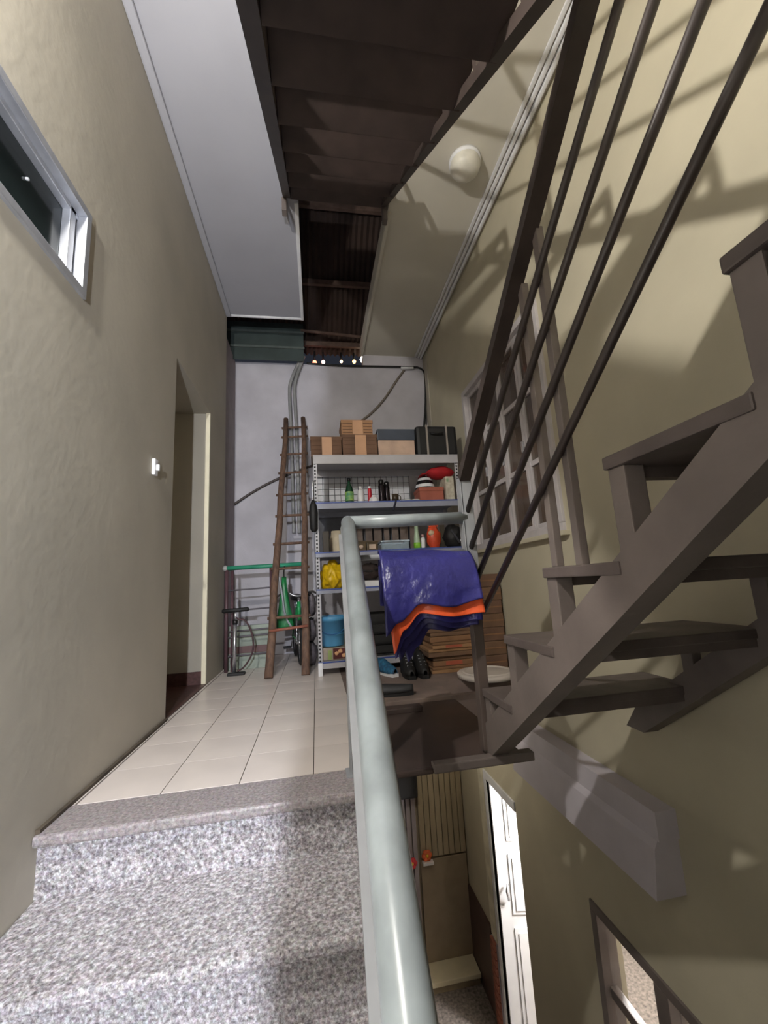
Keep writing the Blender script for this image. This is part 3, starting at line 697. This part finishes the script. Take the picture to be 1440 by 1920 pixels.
MB().cbox(x0 + .005, x1 - .005, y0, y1, z0, zt - .01, .004).build('body', TC, o); MB().cbox(x0, x1, y0 - .006, y1 + .006, zt - .035, zt, .005).build('lid', TC, o)
hc = Vector(((x0 + x1) / 2 - .03, 3.62, zt + .002))
o = thing('striped_helmet', 'white helmet with black bands on top of the terracotta box', 'helmet', hc)
pr = [(.088 * math.cos(a * math.pi / 20), .125 * math.sin(a * math.pi / 20)) for a in range(11)]
for k in range(5):
    MB().lathe(pr[2 * k:2 * k + 3], 24, hc).build('band', WHITE if k % 2 == 0 else BLACKG, o)
MB().lathe([(.088, 0), (.094, .0), (.094, .008), (.088, .01)], 24, hc).build('rim', BLACKG, o)
x0, x1, y0, y1, z0, zt = pbox(838, 864, 937, 893, 3.5, .2, T2); x1 = min(x1, 1.26)
o = thing('printed_box', 'pale printed paper box at the wall end of the second shelf', 'box', ((x0 + x1) / 2, 3.6, T2))
MB().cbox(x0, x1, y0, y1, z0, zt, .004).build('body', mat('pale_printed_card', (205, 200, 182), .7, rgb2=(170, 158, 140), scale=30), o)
MB().box(x0 + .01, x1 - .05, y0 - .002, y0, zt - .05, zt - .02).build('label', mat('sage_label', (150, 178, 140), .6), o)
RC = mat('red_cloth', (176, 24, 32), .8, var=.15, scale=10)
q = Vector(((x0 + x1) / 2 - .045, 3.6, zt + .002))
o = thing('red_hat', 'bright red cloth hat lying on the pale printed box', 'hat', q)
MB().blob((q.x - .01, q.y, q.z + .055), .13, .1, .06, .12, 2.5, 4, 3, .055).build('crown', RC, o)
br = MB().grid([[(q.x - .15 - .05 * s_, q.y - .09 + .03 * j, q.z + .03 + .008 * math.cos((j - 3) * .5)) for j in range(7)] for s_ in (0, .5, 1)], .006); br.build('peak', RC, o)

# third shelf
T3 = .9685
o = bottle('cream_jug', 'cream plastic jug at the ladder end of the third shelf', 628, T3, 3.68, None, [('body', [(0, 0), (.06, 0), (.066, .01), (.07, .12), (.055, .16), (.05, .2), (.045, .2), (.05, .155), (0, .15)], mat('cream_plastic', (222, 208, 182), .5))], 'jug')
c = o.location; MB().tube(smooth([(c.x + .05, c.y - .02, c.z + .18), (c.x + .1, c.y - .03, c.z + .16), (c.x + .1, c.y - .03, c.z + .06), (c.x + .062, c.y - .02, c.z + .05)], 2), .008, 8).build('handle', MATS['cream_plastic'], o)
x0, x1, y0, y1, z0, zt = pbox(606, 618, 1031, 996, 3.5, .12, T3)
o = tag(MB().cbox(x0, x1, y0, y1, z0, zt, .005).build('dark_tin', mat('dark_olive_tin', (62, 54, 44), .5)), 'dark narrow tin in front of the cream jug', 'tin')
TIN = mat('bronze_tin', (82, 66, 42), .4, var=.2); TL = mat('tin_label', (200, 178, 160), .5)
for k, (pa, pb) in enumerate(((668, 687), (688, 709))):
    x0, x1, y0, y1, z0, zt = pbox(pa, pb, 1030, 1015, 3.5, .12, T3)
    o = thing('biscuit_tin', ('bronze tin with a round pale label beside the pipe rail', 'bronze tin with an oblong pale label beside the tarpaulin')[k], 'tin', ((x0 + x1) / 2, 3.56, T3))
    MB().cbox(x0, x1, y0, y1, z0, zt, .006).build('body', TIN, o); MB().cbox(x0 - .003, x1 + .003, y0 - .003, y1 + .003, zt - .012, zt + .004, .003).build('lid', TIN, o)
    if k == 0: MB().lathe([(0, -.002), (.018, -.002), (.018, 0), (0, 0)], 16, ((x0 + x1) / 2, y0, (z0 + zt) / 2 - .006), 'y').build('label', TL, o)
    else: MB().box(x0 + .02, x1 - .02, y0 - .002, y0, z0 + .015, zt - .025).build('label', TL, o)
x0, x1, y0, y1, z0, zt = pbox(716, 768, 1031, 1014, 3.5, .25, T3)
CLR = glass('cloudy_clear_plastic', (170, 190, 205), .2, .35)
o = thing('clear_tub', 'clear plastic tub with a pale rim on the third shelf', 'tub', ((x0 + x1) / 2, 3.6, T3))
g = MB().box(x0, x1, y0, y1, z0, z0 + .004); g.box(x0, x0 + .004, y0, y1, z0, zt); g.box(x1 - .004, x1, y0, y1, z0, zt); g.box(x0, x1, y0, y0 + .004, z0, zt); g.box(x0, x1, y1 - .004, y1, z0, zt)
g.build('body', CLR, o)
g = MB()
for a, b in (((x0, y0), (x1, y0)), ((x1, y0), (x1, y1)), ((x1, y1), (x0, y1)), ((x0, y1), (x0, y0))): g.bar((a[0], a[1], zt), (b[0], b[1], zt), .014, .01)
g.build('rim', mat('pale_blue_rim', (190, 205, 220), .3), o)
bottle('green_bottle', 'tall pale bottle with a lime green base on the third shelf', 774, T3, 3.55, None, [
    ('base', [(0, 0), (.032, 0), (.033, .05), (.03, .055), (0, .055)], mat('lime_green_plastic', (140, 205, 60), .4)), ('body', [(.029, .055), (.026, .1), (.018, .15), (.016, .21), (0, .212)], mat('frosted_green_plastic', (176, 200, 170), .35))])
bottle('small_bottle', 'small white bottle with a pinkish cap beside the orange bag', 785, T3, 3.52, None, [
    ('body', [(0, 0), (.017, 0), (.019, .008), (.019, .085), (.01, .1), (0, .1)], WHITE), ('cap', [(.01, .1), (.012, .1), (.012, .125), (0, .126)], mat('pinkish_cap', (186, 150, 150), .4))])
q = spot(805, T3, 3.6); OR = mat('orange_bag_film', (226, 84, 48), .4, var=.12, scale=12, bump=.4)
o = thing('orange_bag', 'upright orange snack bag with a cream patch on the third shelf', 'bag', q)
MB().blob((q.x, q.y, q.z + .1), .066, .05, .115, .22, 2.6, 2, 3, .1).build('body', OR, o)
MB().blob((q.x - .03, q.y - .035, q.z + .14), .03, .02, .028, .2, 2, 5, 2).build('patch', mat('cream_patch', (236, 206, 170), .5), o)
MB().cbox(q.x - .045, q.x + .045, q.y - .006, q.y + .006, q.z + .2, q.z + .23, .004).build('sealed_top', OR, o)
q = spot(843, T3, 3.62)
o = thing('black_backpack', 'black cloth bag slumped at the wall end of the third shelf', 'bag', q)
MB().blob((q.x, q.y, q.z + .1), .1, .09, .12, .25, 2.8, 9, 3, .1).build('body', BLACK, o)
MB().tube(smooth([(q.x - .05, q.y - .07, q.z + .16), (q.x - .03, q.y - .11, q.z + .1), (q.x + .01, q.y - .1, q.z + .04)], 2), .01, 8).build('strap', mat('grey_webbing', (66, 66, 72), .8), o)
MB().blob((q.x + .03, q.y - .09, q.z + .06), .014, .01, .012, .1, 2, 3, 2).build('buckle', WHITE, o)
# brown boards leaning behind the third shelf
for k in range(7):
    x = .42 + .085 * k
    o = tag(MB().bar((x, 3.86 - .0, T3 + .002), (x + .004, 3.88, T3 + .33 + .02 * math.sin(k * 2)), .05 + .012 * (k % 3), .018, (0, 1, 0)).build('board_offcut', mat('grey_brown_board', (126, 112, 104), .8, var=.15)), 'grey brown board offcut leaning at the back of the third shelf', 'board', 'board offcuts behind the third shelf')

# fourth shelf
T4 = .6685
q = spot(624, T4, 3.6); q.x = at(624, 1080, 1, 3.6).x
o = thing('yellow_bag', 'crumpled bright yellow plastic bag on the fourth shelf', 'bag', q)
YL = mat('yellow_bag_film', (238, 196, 22), .4, var=.12, scale=10, bump=.7, bscale=16)
MB().blob((q.x, q.y, q.z + .1), .1, .1, .12, .35, 3.2, 12, 4, .1).build('body', YL, o)
MB().blob((q.x + .01, q.y - .02, q.z + .2), .035, .03, .035, .35, 4, 3, 3).build('knot', YL, o)
q = Vector((at(693, 1080, 1, 3.62).x, 3.62, T4))
o = thing('brown_bundle', 'dark brown cloth bundle on a pale tray on the fourth shelf', 'bundle', q + Vector((0, 0, .05)))
MB().blob((q.x, q.y, q.z + .125), .1, .09, .075, .3, 3, 21, 3, .07).build('body', mat('dark_brown_cloth', (58, 46, 44), .9), o)
MB().tube(smooth([(q.x - .08, q.y - .06, q.z + .14), (q.x, q.y - .1, q.z + .12), (q.x + .08, q.y - .06, q.z + .15)], 2), .008, 8).build('tie', BLACK, o)
o = thing('pale_tray', 'shallow pale tray under the brown cloth bundle', 'tray', q)
g = MB().box(q.x - .13, q.x + .13, q.y - .11, q.y + .11, q.z, q.z + .006); g.build('base', WHITE, o)
g = MB()
for a, b in (((-.13, -.11), (.13, -.11)), ((.13, -.11), (.13, .11)), ((.13, .11), (-.13, .11)), ((-.13, .11), (-.13, -.11))): g.bar((q.x + a[0], q.y + a[1], q.z + .024), (q.x + b[0], q.y + b[1], q.z + .024), .012, .045)
g.build('rim', WHITE, o)
# bottom shelf
T5 = .1035
x0, x1, y0, y1, z0, zt = pbox(604, 662, 1240, 1214, 3.5, .3, T5)
o = thing('picture_box', 'flat box with a printed food picture under the blue bucket', 'box', ((x0 + x1) / 2, 3.65, T5))
MB().cbox(x0, x1, y0, y1, z0, zt, .004).build('body', mat('faded_print_card', (176, 160, 150), .6, rgb2=(150, 150, 130), scale=22), o)
xa = x0 + (x1 - x0) * .36
MB().box(xa, x1 - .004, y0 - .002, y0, z0 + .006, zt - .006).build('picture', mat('dark_red_print', (92, 36, 34), .5), o)
for k in range(5): MB().blob((xa + .03 + .028 * k, y0 - .003, z0 + .05 + .02 * math.sin(k * 2.2)), .018, .002, .016, .2, 3, k, 2).build('picture_spot', mat('peach_print', (228, 176, 130), .5), o)
MB().box(x0 + .05, xa - .01, y0 - .002, y0, z0 + .006, z0 + .075).build('green_patch', mat('pale_green_print', (160, 180, 110), .5), o)
BL = mat('sky_blue_plastic', (92, 164, 214), .35, var=.06)
q = Vector((at(623, 1180, 1, 3.62).x, 3.62, zt + .005))
o = thing('bucket', 'sky blue plastic bucket on the lowest shelf', 'bucket', q)
MB().lathe([(0, 0), (.09, 0), (.093, .006), (.108, .2), (.115, .2), (.118, .215), (.118, .238), (.11, .24), (.106, .235), (.09, .012), (0, .012)], 28, q).build('body', BL, o)
MB().lathe([(.098, .088), (.103, .092), (.104, .098), (.099, .1)], 28, q).build('rib', BL, o)
hp = [(q.x + .119 * math.cos(a), q.y - .004 + -.119 * math.sin(a), q.z + .19 - .09 * math.sin(a)) for a in [math.pi * k / 16 for k in range(17)]]
MB().tube(hp, .004, 8).build('handle', mat('deep_blue_handle', (50, 110, 170), .4), o)
q = Vector((.22, 3.72, T5))
# dark crate behind, books of the dark lower shelves
o = thing('dark_crate', 'black slatted plastic crate at the back of the lowest shelf', 'crate', (.62, 3.7, T5))
g = MB().box(.36, .9, 3.52, 3.86, T5 + .0005, T5 + .012)
g.build('base', BLACK, o)
for k in range(4):
    zz = T5 + .05 + .085 * k
    for nm, bx in (('slat', (.36, .9, 3.52, 3.528)), ('slat', (.36, .9, 3.852, 3.86)), ('slat', (.36, .368, 3.528, 3.852)), ('slat', (.892, .9, 3.528, 3.852))):
        MB().box(bx[0], bx[1], bx[2], bx[3], zz - .03, zz + .03).build(nm, BLACK, o)
for x in (.36, .88):
    for y in (3.52, 3.84): MB().box(x, x + .02, y, y + .02, T5 + .012, T5 + .34).build('corner_post', BLACK, o)
# umbrella hanging at the ladder end
q = at(586, 903, 1, 3.43); 
o = thing('umbrella', 'folded black umbrella hanging from the shelf upright', 'umbrella', (q.x, 3.43, at(586, 998, 1, 3.43).z))
zb = o.location.z; zt_ = at(586, 938, 1, 3.43).z
MB().lathe([(0, zb), (.018, zb + .004), (.03, zb + .03), (.036, zb + .16), (.03, zt_ - .05), (.012, zt_), (0, zt_ + .002)], 14, (q.x, 3.43, 0)).build('folded_canopy', BLACK, o)
MB().tube(smooth([(q.x, 3.43, zt_ - .01), (q.x, 3.43, q.z - .02), (q.x + .005, 3.435, q.z + .01), (q.x + .02, 3.445, q.z + .005)], 2), .006, 8).build('handle', CHROME, o)

# ================================================================ LADDER, RACK, PUMP, BICYCLE
ld = thing('wooden_ladder', 'weathered wooden ladder leaning on the end wall', 'ladder', (-.245, 3.55, 0))
LT = {}
for nm, px0, py0, px1, py1, ro in (('l', 503, 1273, 537, 786, .031), ('r', 573, 1266, 569, 784, .03)):
    a = at(px0, py0, 2, .0); b = at(px1, py1, 1, 4.68); a.y = 3.54
    pts = [a.lerp(b, k / 8) + Vector((.006 * math.sin(k * 2.1), .004 * math.sin(k * 1.3), 0)) for k in range(9)]; pts[0].z = .0
    MB().tube(pts, [ro * (1.12 - .03 * k) for k in range(9)], 10).build('rail', WOOD, ld); LT[nm] = pts
for t_ in (.17, .33, .42, .53, .62, .72, .81, .9, .95):
    k = t_ * 8; i = int(k); f = k - i
    a = LT['l'][i].lerp(LT['l'][i + 1], f); b = LT['r'][i].lerp(LT['r'][i + 1], f)
    d = (b - a).normalized() * .045
    MB().tube([a - d, b + d], .013, 8).build('rung', WOOD, ld)
MB().tube([LT['l'][1] + Vector((-.02, -.03, .02)), LT['r'][1] + Vector((.02, -.03, .04))], .012, 8).build('tie_stick', mat('red_brown_stick', (150, 92, 74), .6), ld)

rk = thing('folding_rack', 'old metal rack with a green top tube against the wall end', 'rack', (-.6, 3.96, 0))
RM = mat('faded_maroon_tube', (92, 66, 72), .5, var=.2); GT = mat('green_painted_tube', (58, 150, 118), .4, var=.1)
yk = 3.96; xa, xb = at(424, 1200, 1, yk).x, -.405
MB().tube([(xa - .01, yk, .9), (-.1, yk, .908)], .02, 12).build('top_tube', GT, rk)
MB().tube([(xa, yk, 0), (xa, yk, .89)], .016, 10).build('upright', RM, rk); MB().tube([(xa + .045, yk + .02, 0), (xa + .045, yk + .02, .88)], .012, 10).build('upright', RM, rk)
MB().tube([(xb, yk, 0), (xb, yk, .895)], .014, 10).build('upright', RM, rk)
MB().blob((xa - .012, yk, .9), .026, .026, .028, .05, 2, 1, 2).build('end_cap', mat('grey_end_cap', (170, 170, 168), .4), rk)
for z in (.70, .52, .34, .29, .13): MB().tube([(xa + .01, yk + .005, z), (xb, yk + .005, z + .01)], .0075, 8).build('crossbar', mat('grey_steel_tube', (104, 100, 106), .5), rk)
pl = thing('leaning_board', 'pale greenish board standing behind the rack and the pump', 'board', (-.62, 4.05, 0))
MB().cbox(-.82, -.42, 4.05, 4.075, .0, .38, .004).build('panel', mat('pale_green_board', (158, 168, 156), .7, var=.12, scale=7), pl)
MB().cbox(-.82, -.42, 4.036, 4.05, .14, .2, .003).build('batten', mat('maroon_batten', (112, 84, 84), .6), pl)

pm = thing('bicycle_pump', 'chrome floor pump with a black handle beside the rack', 'pump', tuple(at(437, 1268, 2, 0)))
c = Vector(pm.location); c.z = 0; c.y = 3.80
zt = at(437, 1145, 1, c.y).z
MB().tube([c + Vector((0, 0, .02)), c + Vector((.008, 0, zt - .09))], .0165, 14).build('barrel', CHROME, pm)
MB().tube([c + Vector((.008, 0, zt - .1)), c + Vector((.009, 0, zt))], .008, 10).build('piston_rod', CHROME, pm)
MB().lathe([(0, zt - .115), (.021, zt - .115), (.023, zt - .1), (.021, zt - .08), (.009, zt - .075)], 14, c + Vector((.008, 0, 0))).build('collar', BLACKG, pm)
MB().tube([c + Vector((-.1, 0, zt)), c + Vector((-.09, 0, zt)), c + Vector((0.11, 0, zt + .005)), c + Vector((.12, 0, zt + .005))], [.012, .018, .018, .012], 12).build('handle', BLACK, pm)
MB().cbox(c.x - .05, c.x + .09, c.y - .035, c.y + .03, 0, .022, .006).build('foot_plate', BLACK, pm)
MB().tube(smooth([c + Vector((.03, .0, .03)), c + Vector((.09, .0, .06)), c + Vector((.16, .01, .18)), c + Vector((.15, .02, .32)), c + Vector((.09, .02, .45)), c + Vector((.04, .02, zt - .08)), c + Vector((.012, .02, zt - .06))], 3), .007, 8).build('hose', mat('maroon_hose', (74, 48, 52), .6), pm)

bk = thing('bicycle', 'small green bicycle parked behind the ladder', 'bicycle', (-.19, 4.3, 0), math.radians(97), local=True)
GB = mat('green_bicycle_paint', (40, 150, 84), .35, var=.08)
wr_ = .2
for xw in (-.3, .3):
    ring = [(xw + wr_ * .9 * math.cos(a), 0, wr_ + wr_ * .9 * math.sin(a)) for a in [2 * math.pi * k / 28 for k in range(28)]]
    wheel = MB().tube(ring, .019, 10, closed=True).build('tyre', BLACK, bk)
    ring = [(xw + wr_ * .8 * math.cos(a), 0, wr_ + wr_ * .8 * math.sin(a)) for a in [2 * math.pi * k / 28 for k in range(28)]]
    MB().tube(ring, .008, 8, closed=True).build('rim', CHROME, wheel)
    sp = MB()
    for k in range(16):
        a = 2 * math.pi * k / 16; sp.tube([(xw, .012 * (-1) ** k, wr_), (xw + wr_ * .8 * math.cos(a), 0, wr_ + wr_ * .8 * math.sin(a))], .0015, 4)
    sp.build('spokes', CHROME, wheel); MB().tube([(xw, -.04, wr_), (xw, .04, wr_)], .014, 10).build('hub', CHROME, wheel)
bb = Vector((.0, 0, .2)); st = Vector((.08, 0, .5)); hd = Vector((-.2, 0, .52)); hb = Vector((-.215, 0, .43))
fm = MB()
for a, b, r in ((bb, st, .016), (st, hd, .015), (bb, hb, .017), (hd + Vector((.01, 0, .04)), hb, .018)): fm.tube([a, b], r, 10)
for s_ in (-.03, .03): fm.tube([bb + Vector((0, s_ * .5, 0)), (.3, s_, wr_)], .008, 8); fm.tube([st + Vector((0, s_ * .3, -.04)), (.3, s_, wr_)], .008, 8)
fm.build('frame', GB, bk)
fk = MB()
for s_ in (-.035, .035): fk.tube([hb + Vector((0, s_ * .6, 0)), (-.3, s_, wr_)], .01, 8)
fk.build('fork', CHROME, bk)
MB().tube(smooth([(-.1, -.2, .62), (-.17, -.12, .66), (-.19, 0, .6), (-.17, .12, .66), (-.1, .2, .62)], 2), .011, 8).build('handlebar', CHROME, bk)
for s_ in (-.2, .2): MB().tube([(-.05, s_ * 1.0, .615), (-.11, s_, .622)], .015, 10).build('grip', BLACK, bk)
MB().tube([hd, (-.19, 0, .6)], .011, 8).build('stem', CHROME, bk)
MB().blob((.1, 0, .6), .12, .06, .035, .1, 2, 2, 3).build('saddle', BLACK, bk); MB().tube([st, (.09, 0, .58)], .012, 8).build('seat_post', CHROME, bk)
MB().lathe([(0, -.003), (.065, -.003), (.07, 0), (.065, .003), (0, .003)], 24, (0, -.045, .2), 'y').build('chainring', CHROME, bk)
for s_ in (-1, 1):
    cr_ = MB().tube([(0, s_ * .05, .2), (.07 * s_, s_ * .06, .2 - .08 * s_)], .008, 8).build('crank', CHROME, bk)
    MB().cbox(.07 * s_ - .035, .07 * s_ + .035, s_ * .1 - .035, s_ * .1 + .035, .2 - .08 * s_ - .01, .2 - .08 * s_ + .01, .004).build('pedal', BLACK, cr_)
for o_ in bk.children:
    pass
q = Vector((at(540, 1130, 1, 3.92).x, 3.92, .3))
# green bag hung on the ladder's back, coiled tube, clutter bags beside the shelf
o = thing('green_bag', 'green cloth bag hanging from a rung behind the ladder', 'bag', (-.29, 3.96, .33))
prof = [(.012, .8), (.02, .7), (.045, .58), (.07, .46), (.08, .36), (.06, .33), (.0, .33)]
rows = [[(-.29 + r * math.cos(a) + .008 * math.sin(3 * a + z * 9), 3.965 + r * .45 * math.sin(a), z) for a in [2 * math.pi * k / 18 for k in range(19)]] for r, z in prof]
MB().grid(rows, .003).build('body', mat('green_sack_film', (36, 128, 72), .4, var=.25, scale=8, bump=.5, bscale=14), o)
MB().tube(smooth([(-.29, 3.96, .79), (-.29, 3.95, .84), (-.285, 3.93, .88), (-.28, 3.905, .89)], 2), .006, 8).build('loop', BLACK, o)
MB().tube(smooth([(-.33, 3.905, .8), (-.3, 3.9, .62), (-.29, 3.9, .5), (-.27, 3.9, .42), (-.22, 3.9, .34)]), .009, 8).build('tie_tube', mat('pale_grey_tube', (160, 166, 172), .4), o)
for k, (x, y, z, r, lab) in enumerate(((-.055, 3.97, .0, .05, 'dark stuffed bag at the foot of the gap beside the shelf'), (-.055, 3.96, .21, .05, 'dark stuffed bag in the middle of the gap beside the shelf'), (-.055, 3.97, .43, .048, 'small dark stuffed bag topmost in the gap beside the shelf'))):
    o = thing('stuffed_bag', lab, 'bag', (x, y, z)); 
    MB().blob((x, y, z + .1), r, r * 1.3, .105, .3, 3.2, 30 + k, 3, .1).build('body', mat('charcoal_bag', (64, 58, 60), .7, rgb2=(128, 120, 124), scale=16), o)
    MB().blob((x, y - .02, z + .195), .02, .02, .016, .2, 3, k, 2).build('knot', BLACK, o)

# ================================================================ ON THE CONCRETE FLOOR
CB = [mat('corrugated_tan_a', (158, 120, 84), .85, var=.12), mat('corrugated_tan_b', (136, 100, 70), .85, var=.12), mat('corrugated_tan_c', (116, 88, 66), .85, var=.12)]
ordn = ('lowest', 'second lowest', 'third lowest', 'fourth lowest', 'fifth lowest', 'sixth lowest', 'uppermost')
z = 0.001
for k in range(7):
    h = .045 + .012 * ((k * 5) % 3); dx = .02 * math.sin(k * 2.3); dyy = .015 * math.sin(k * 1.7)
    o = thing('flattened_carton', 'flattened brown carton, %s of the low stack beside the white lid' % ordn[k], 'carton', (1.02 + dx, 3.29, z), group='low stack of flattened cartons')
    MB().cbox(.835 + dx, 1.225 + dx * .5, 3.14 + dyy, 3.43, z, z + h * .55, .004).build('lower_wall', CB[k % 3], o)
    MB().cbox(.84 + dx, 1.22 + dx * .5, 3.145 + dyy, 3.43, z + h * .6, z + h, .004).build('upper_wall', CB[(k + 1) % 3], o)
    if k in (1, 3): MB().box(.95, 1.08, 3.138 + dyy, 3.14 + dyy, z + .006, z + h * .5).build('print_band', mat('red_print', (176, 88, 62), .7), o)
    z += h + .002
z = 0.001
for k in range(7):
    h = .1 + .01 * ((k * 3) % 3); dx = .01 * math.sin(k * 2.9)
    o = thing('folded_carton', 'dark folded carton, %s of the tall stack in the wall corner' % ordn[k], 'carton', (1.34 + dx, 3.28, z), group='tall stack of folded cartons')
    MB().cbox(1.25 + dx, 1.43 + dx * .3, 3.12, 3.43, z, z + h, .006).build('body', CB[2] if k % 2 else CARDD, o)
    MB().box(1.255 + dx, 1.425 + dx * .3, 3.117, 3.12, z + h * .45, z + h * .55).build('flap_line', CB[1], o)
    z += h + .002
o = thing('round_lid', 'round off-white lid lying on the concrete floor', 'lid', (1.165, 2.9, 0))
MB().lathe([(0, .0), (.19, 0), (.205, .006), (.207, .03), (.2, .036), (.17, .038), (0, .04)], 40, (1.165, 2.9, .003)).build('disc', mat('off_white_plastic', (206, 196, 186), .5, var=.05), o)
MB().lathe([(.15, .038), (.155, .044), (.165, .044), (.17, .038)], 40, (1.165, 2.9, .003)).build('raised_ring', MATS['off_white_plastic'], o)
def shoe(name, label, c, rz, L, m, msole, h=.07, group=None):
    o = thing(name, label, 'shoe', c, rz, group=group, local=True)
    rows = []
    for i in range(13):
        t_ = i / 12; x = -L / 2 + L * t_; wd = .036 + .012 * math.sin(math.pi * min(1, t_ * 1.15)); wd *= (1 if t_ < .85 else 1 - (t_ - .85) * 4)
        hh = h if t_ < .35 else h - (h - .035) * ((t_ - .35) / .65) ** .8
        rows.append([(x, wd * math.cos(a), .022 + hh * max(0, math.sin(a)) ** .7) for a in [math.pi * k / 12 for k in range(13)]])
    MB().grid(rows, .004).build('upper', m, o)
    poly = [(-L / 2 + L * t_, .043 * math.sin(math.pi * (.16 + .7 * t_)) ** .6) for t_ in [k / 10 for k in range(11)]]
    poly += [(x, -y) for x, y in reversed(poly)]
    MB().prism(poly, 'z', 0, .024).build('sole', msole, o)
    lc = MB()
    for k in range(4): lc.tube([(-.01 + .025 * k, -.022, .024 + h * (.78 - .12 * k)), (-.01 + .025 * k, .022, .024 + h * (.78 - .12 * k))], .003, 6)
    lc.build('laces', WHITE if m != BLACK else POSTM, o)
    return o
BS = mat('teal_blue_mesh', (44, 112, 148), .7, rgb2=(30, 60, 92), scale=40)
q = at(728, 1245, 2, 0); shoe('sneaker', 'teal blue running shoe on the concrete floor beside the pipe rail', (.515, 3.285, .001), math.radians(-70), .27, BS, WHITE, .085)
q = at(722, 1290, 2, 0); shoe('slip_on', 'dark worn shoe lying nearest the dark floor sheet', (q.x + .02, 2.68, .001), math.radians(-8), .25, mat('dark_grey_leather', (52, 52, 54), .6), BLACK, .045)
for k, px in enumerate((762, 788)):
    q = at(px, 1255, 2, 0)
    shoe('black_boot', ('black shoe with grey laces, the one next to the blue running shoe', 'black shoe with grey laces, the one next to the flattened cartons')[k], ((.655, .754)[k], 3.14, .001), math.radians(-90), .24, BLACK, BLACK, .15, 'pair of black shoes')
tag(MB().cbox(.19, .56, 2.36, 2.43, -.02, .01, .006).build('floor_batten', mat('dark_batten_wood', (66, 54, 50), .6)), 'dark wooden batten lying along the floor edge beside the pipe rail', 'batten')
for o_ in bpy.data.objects:
    if '_local' in o_: del o_['_local']
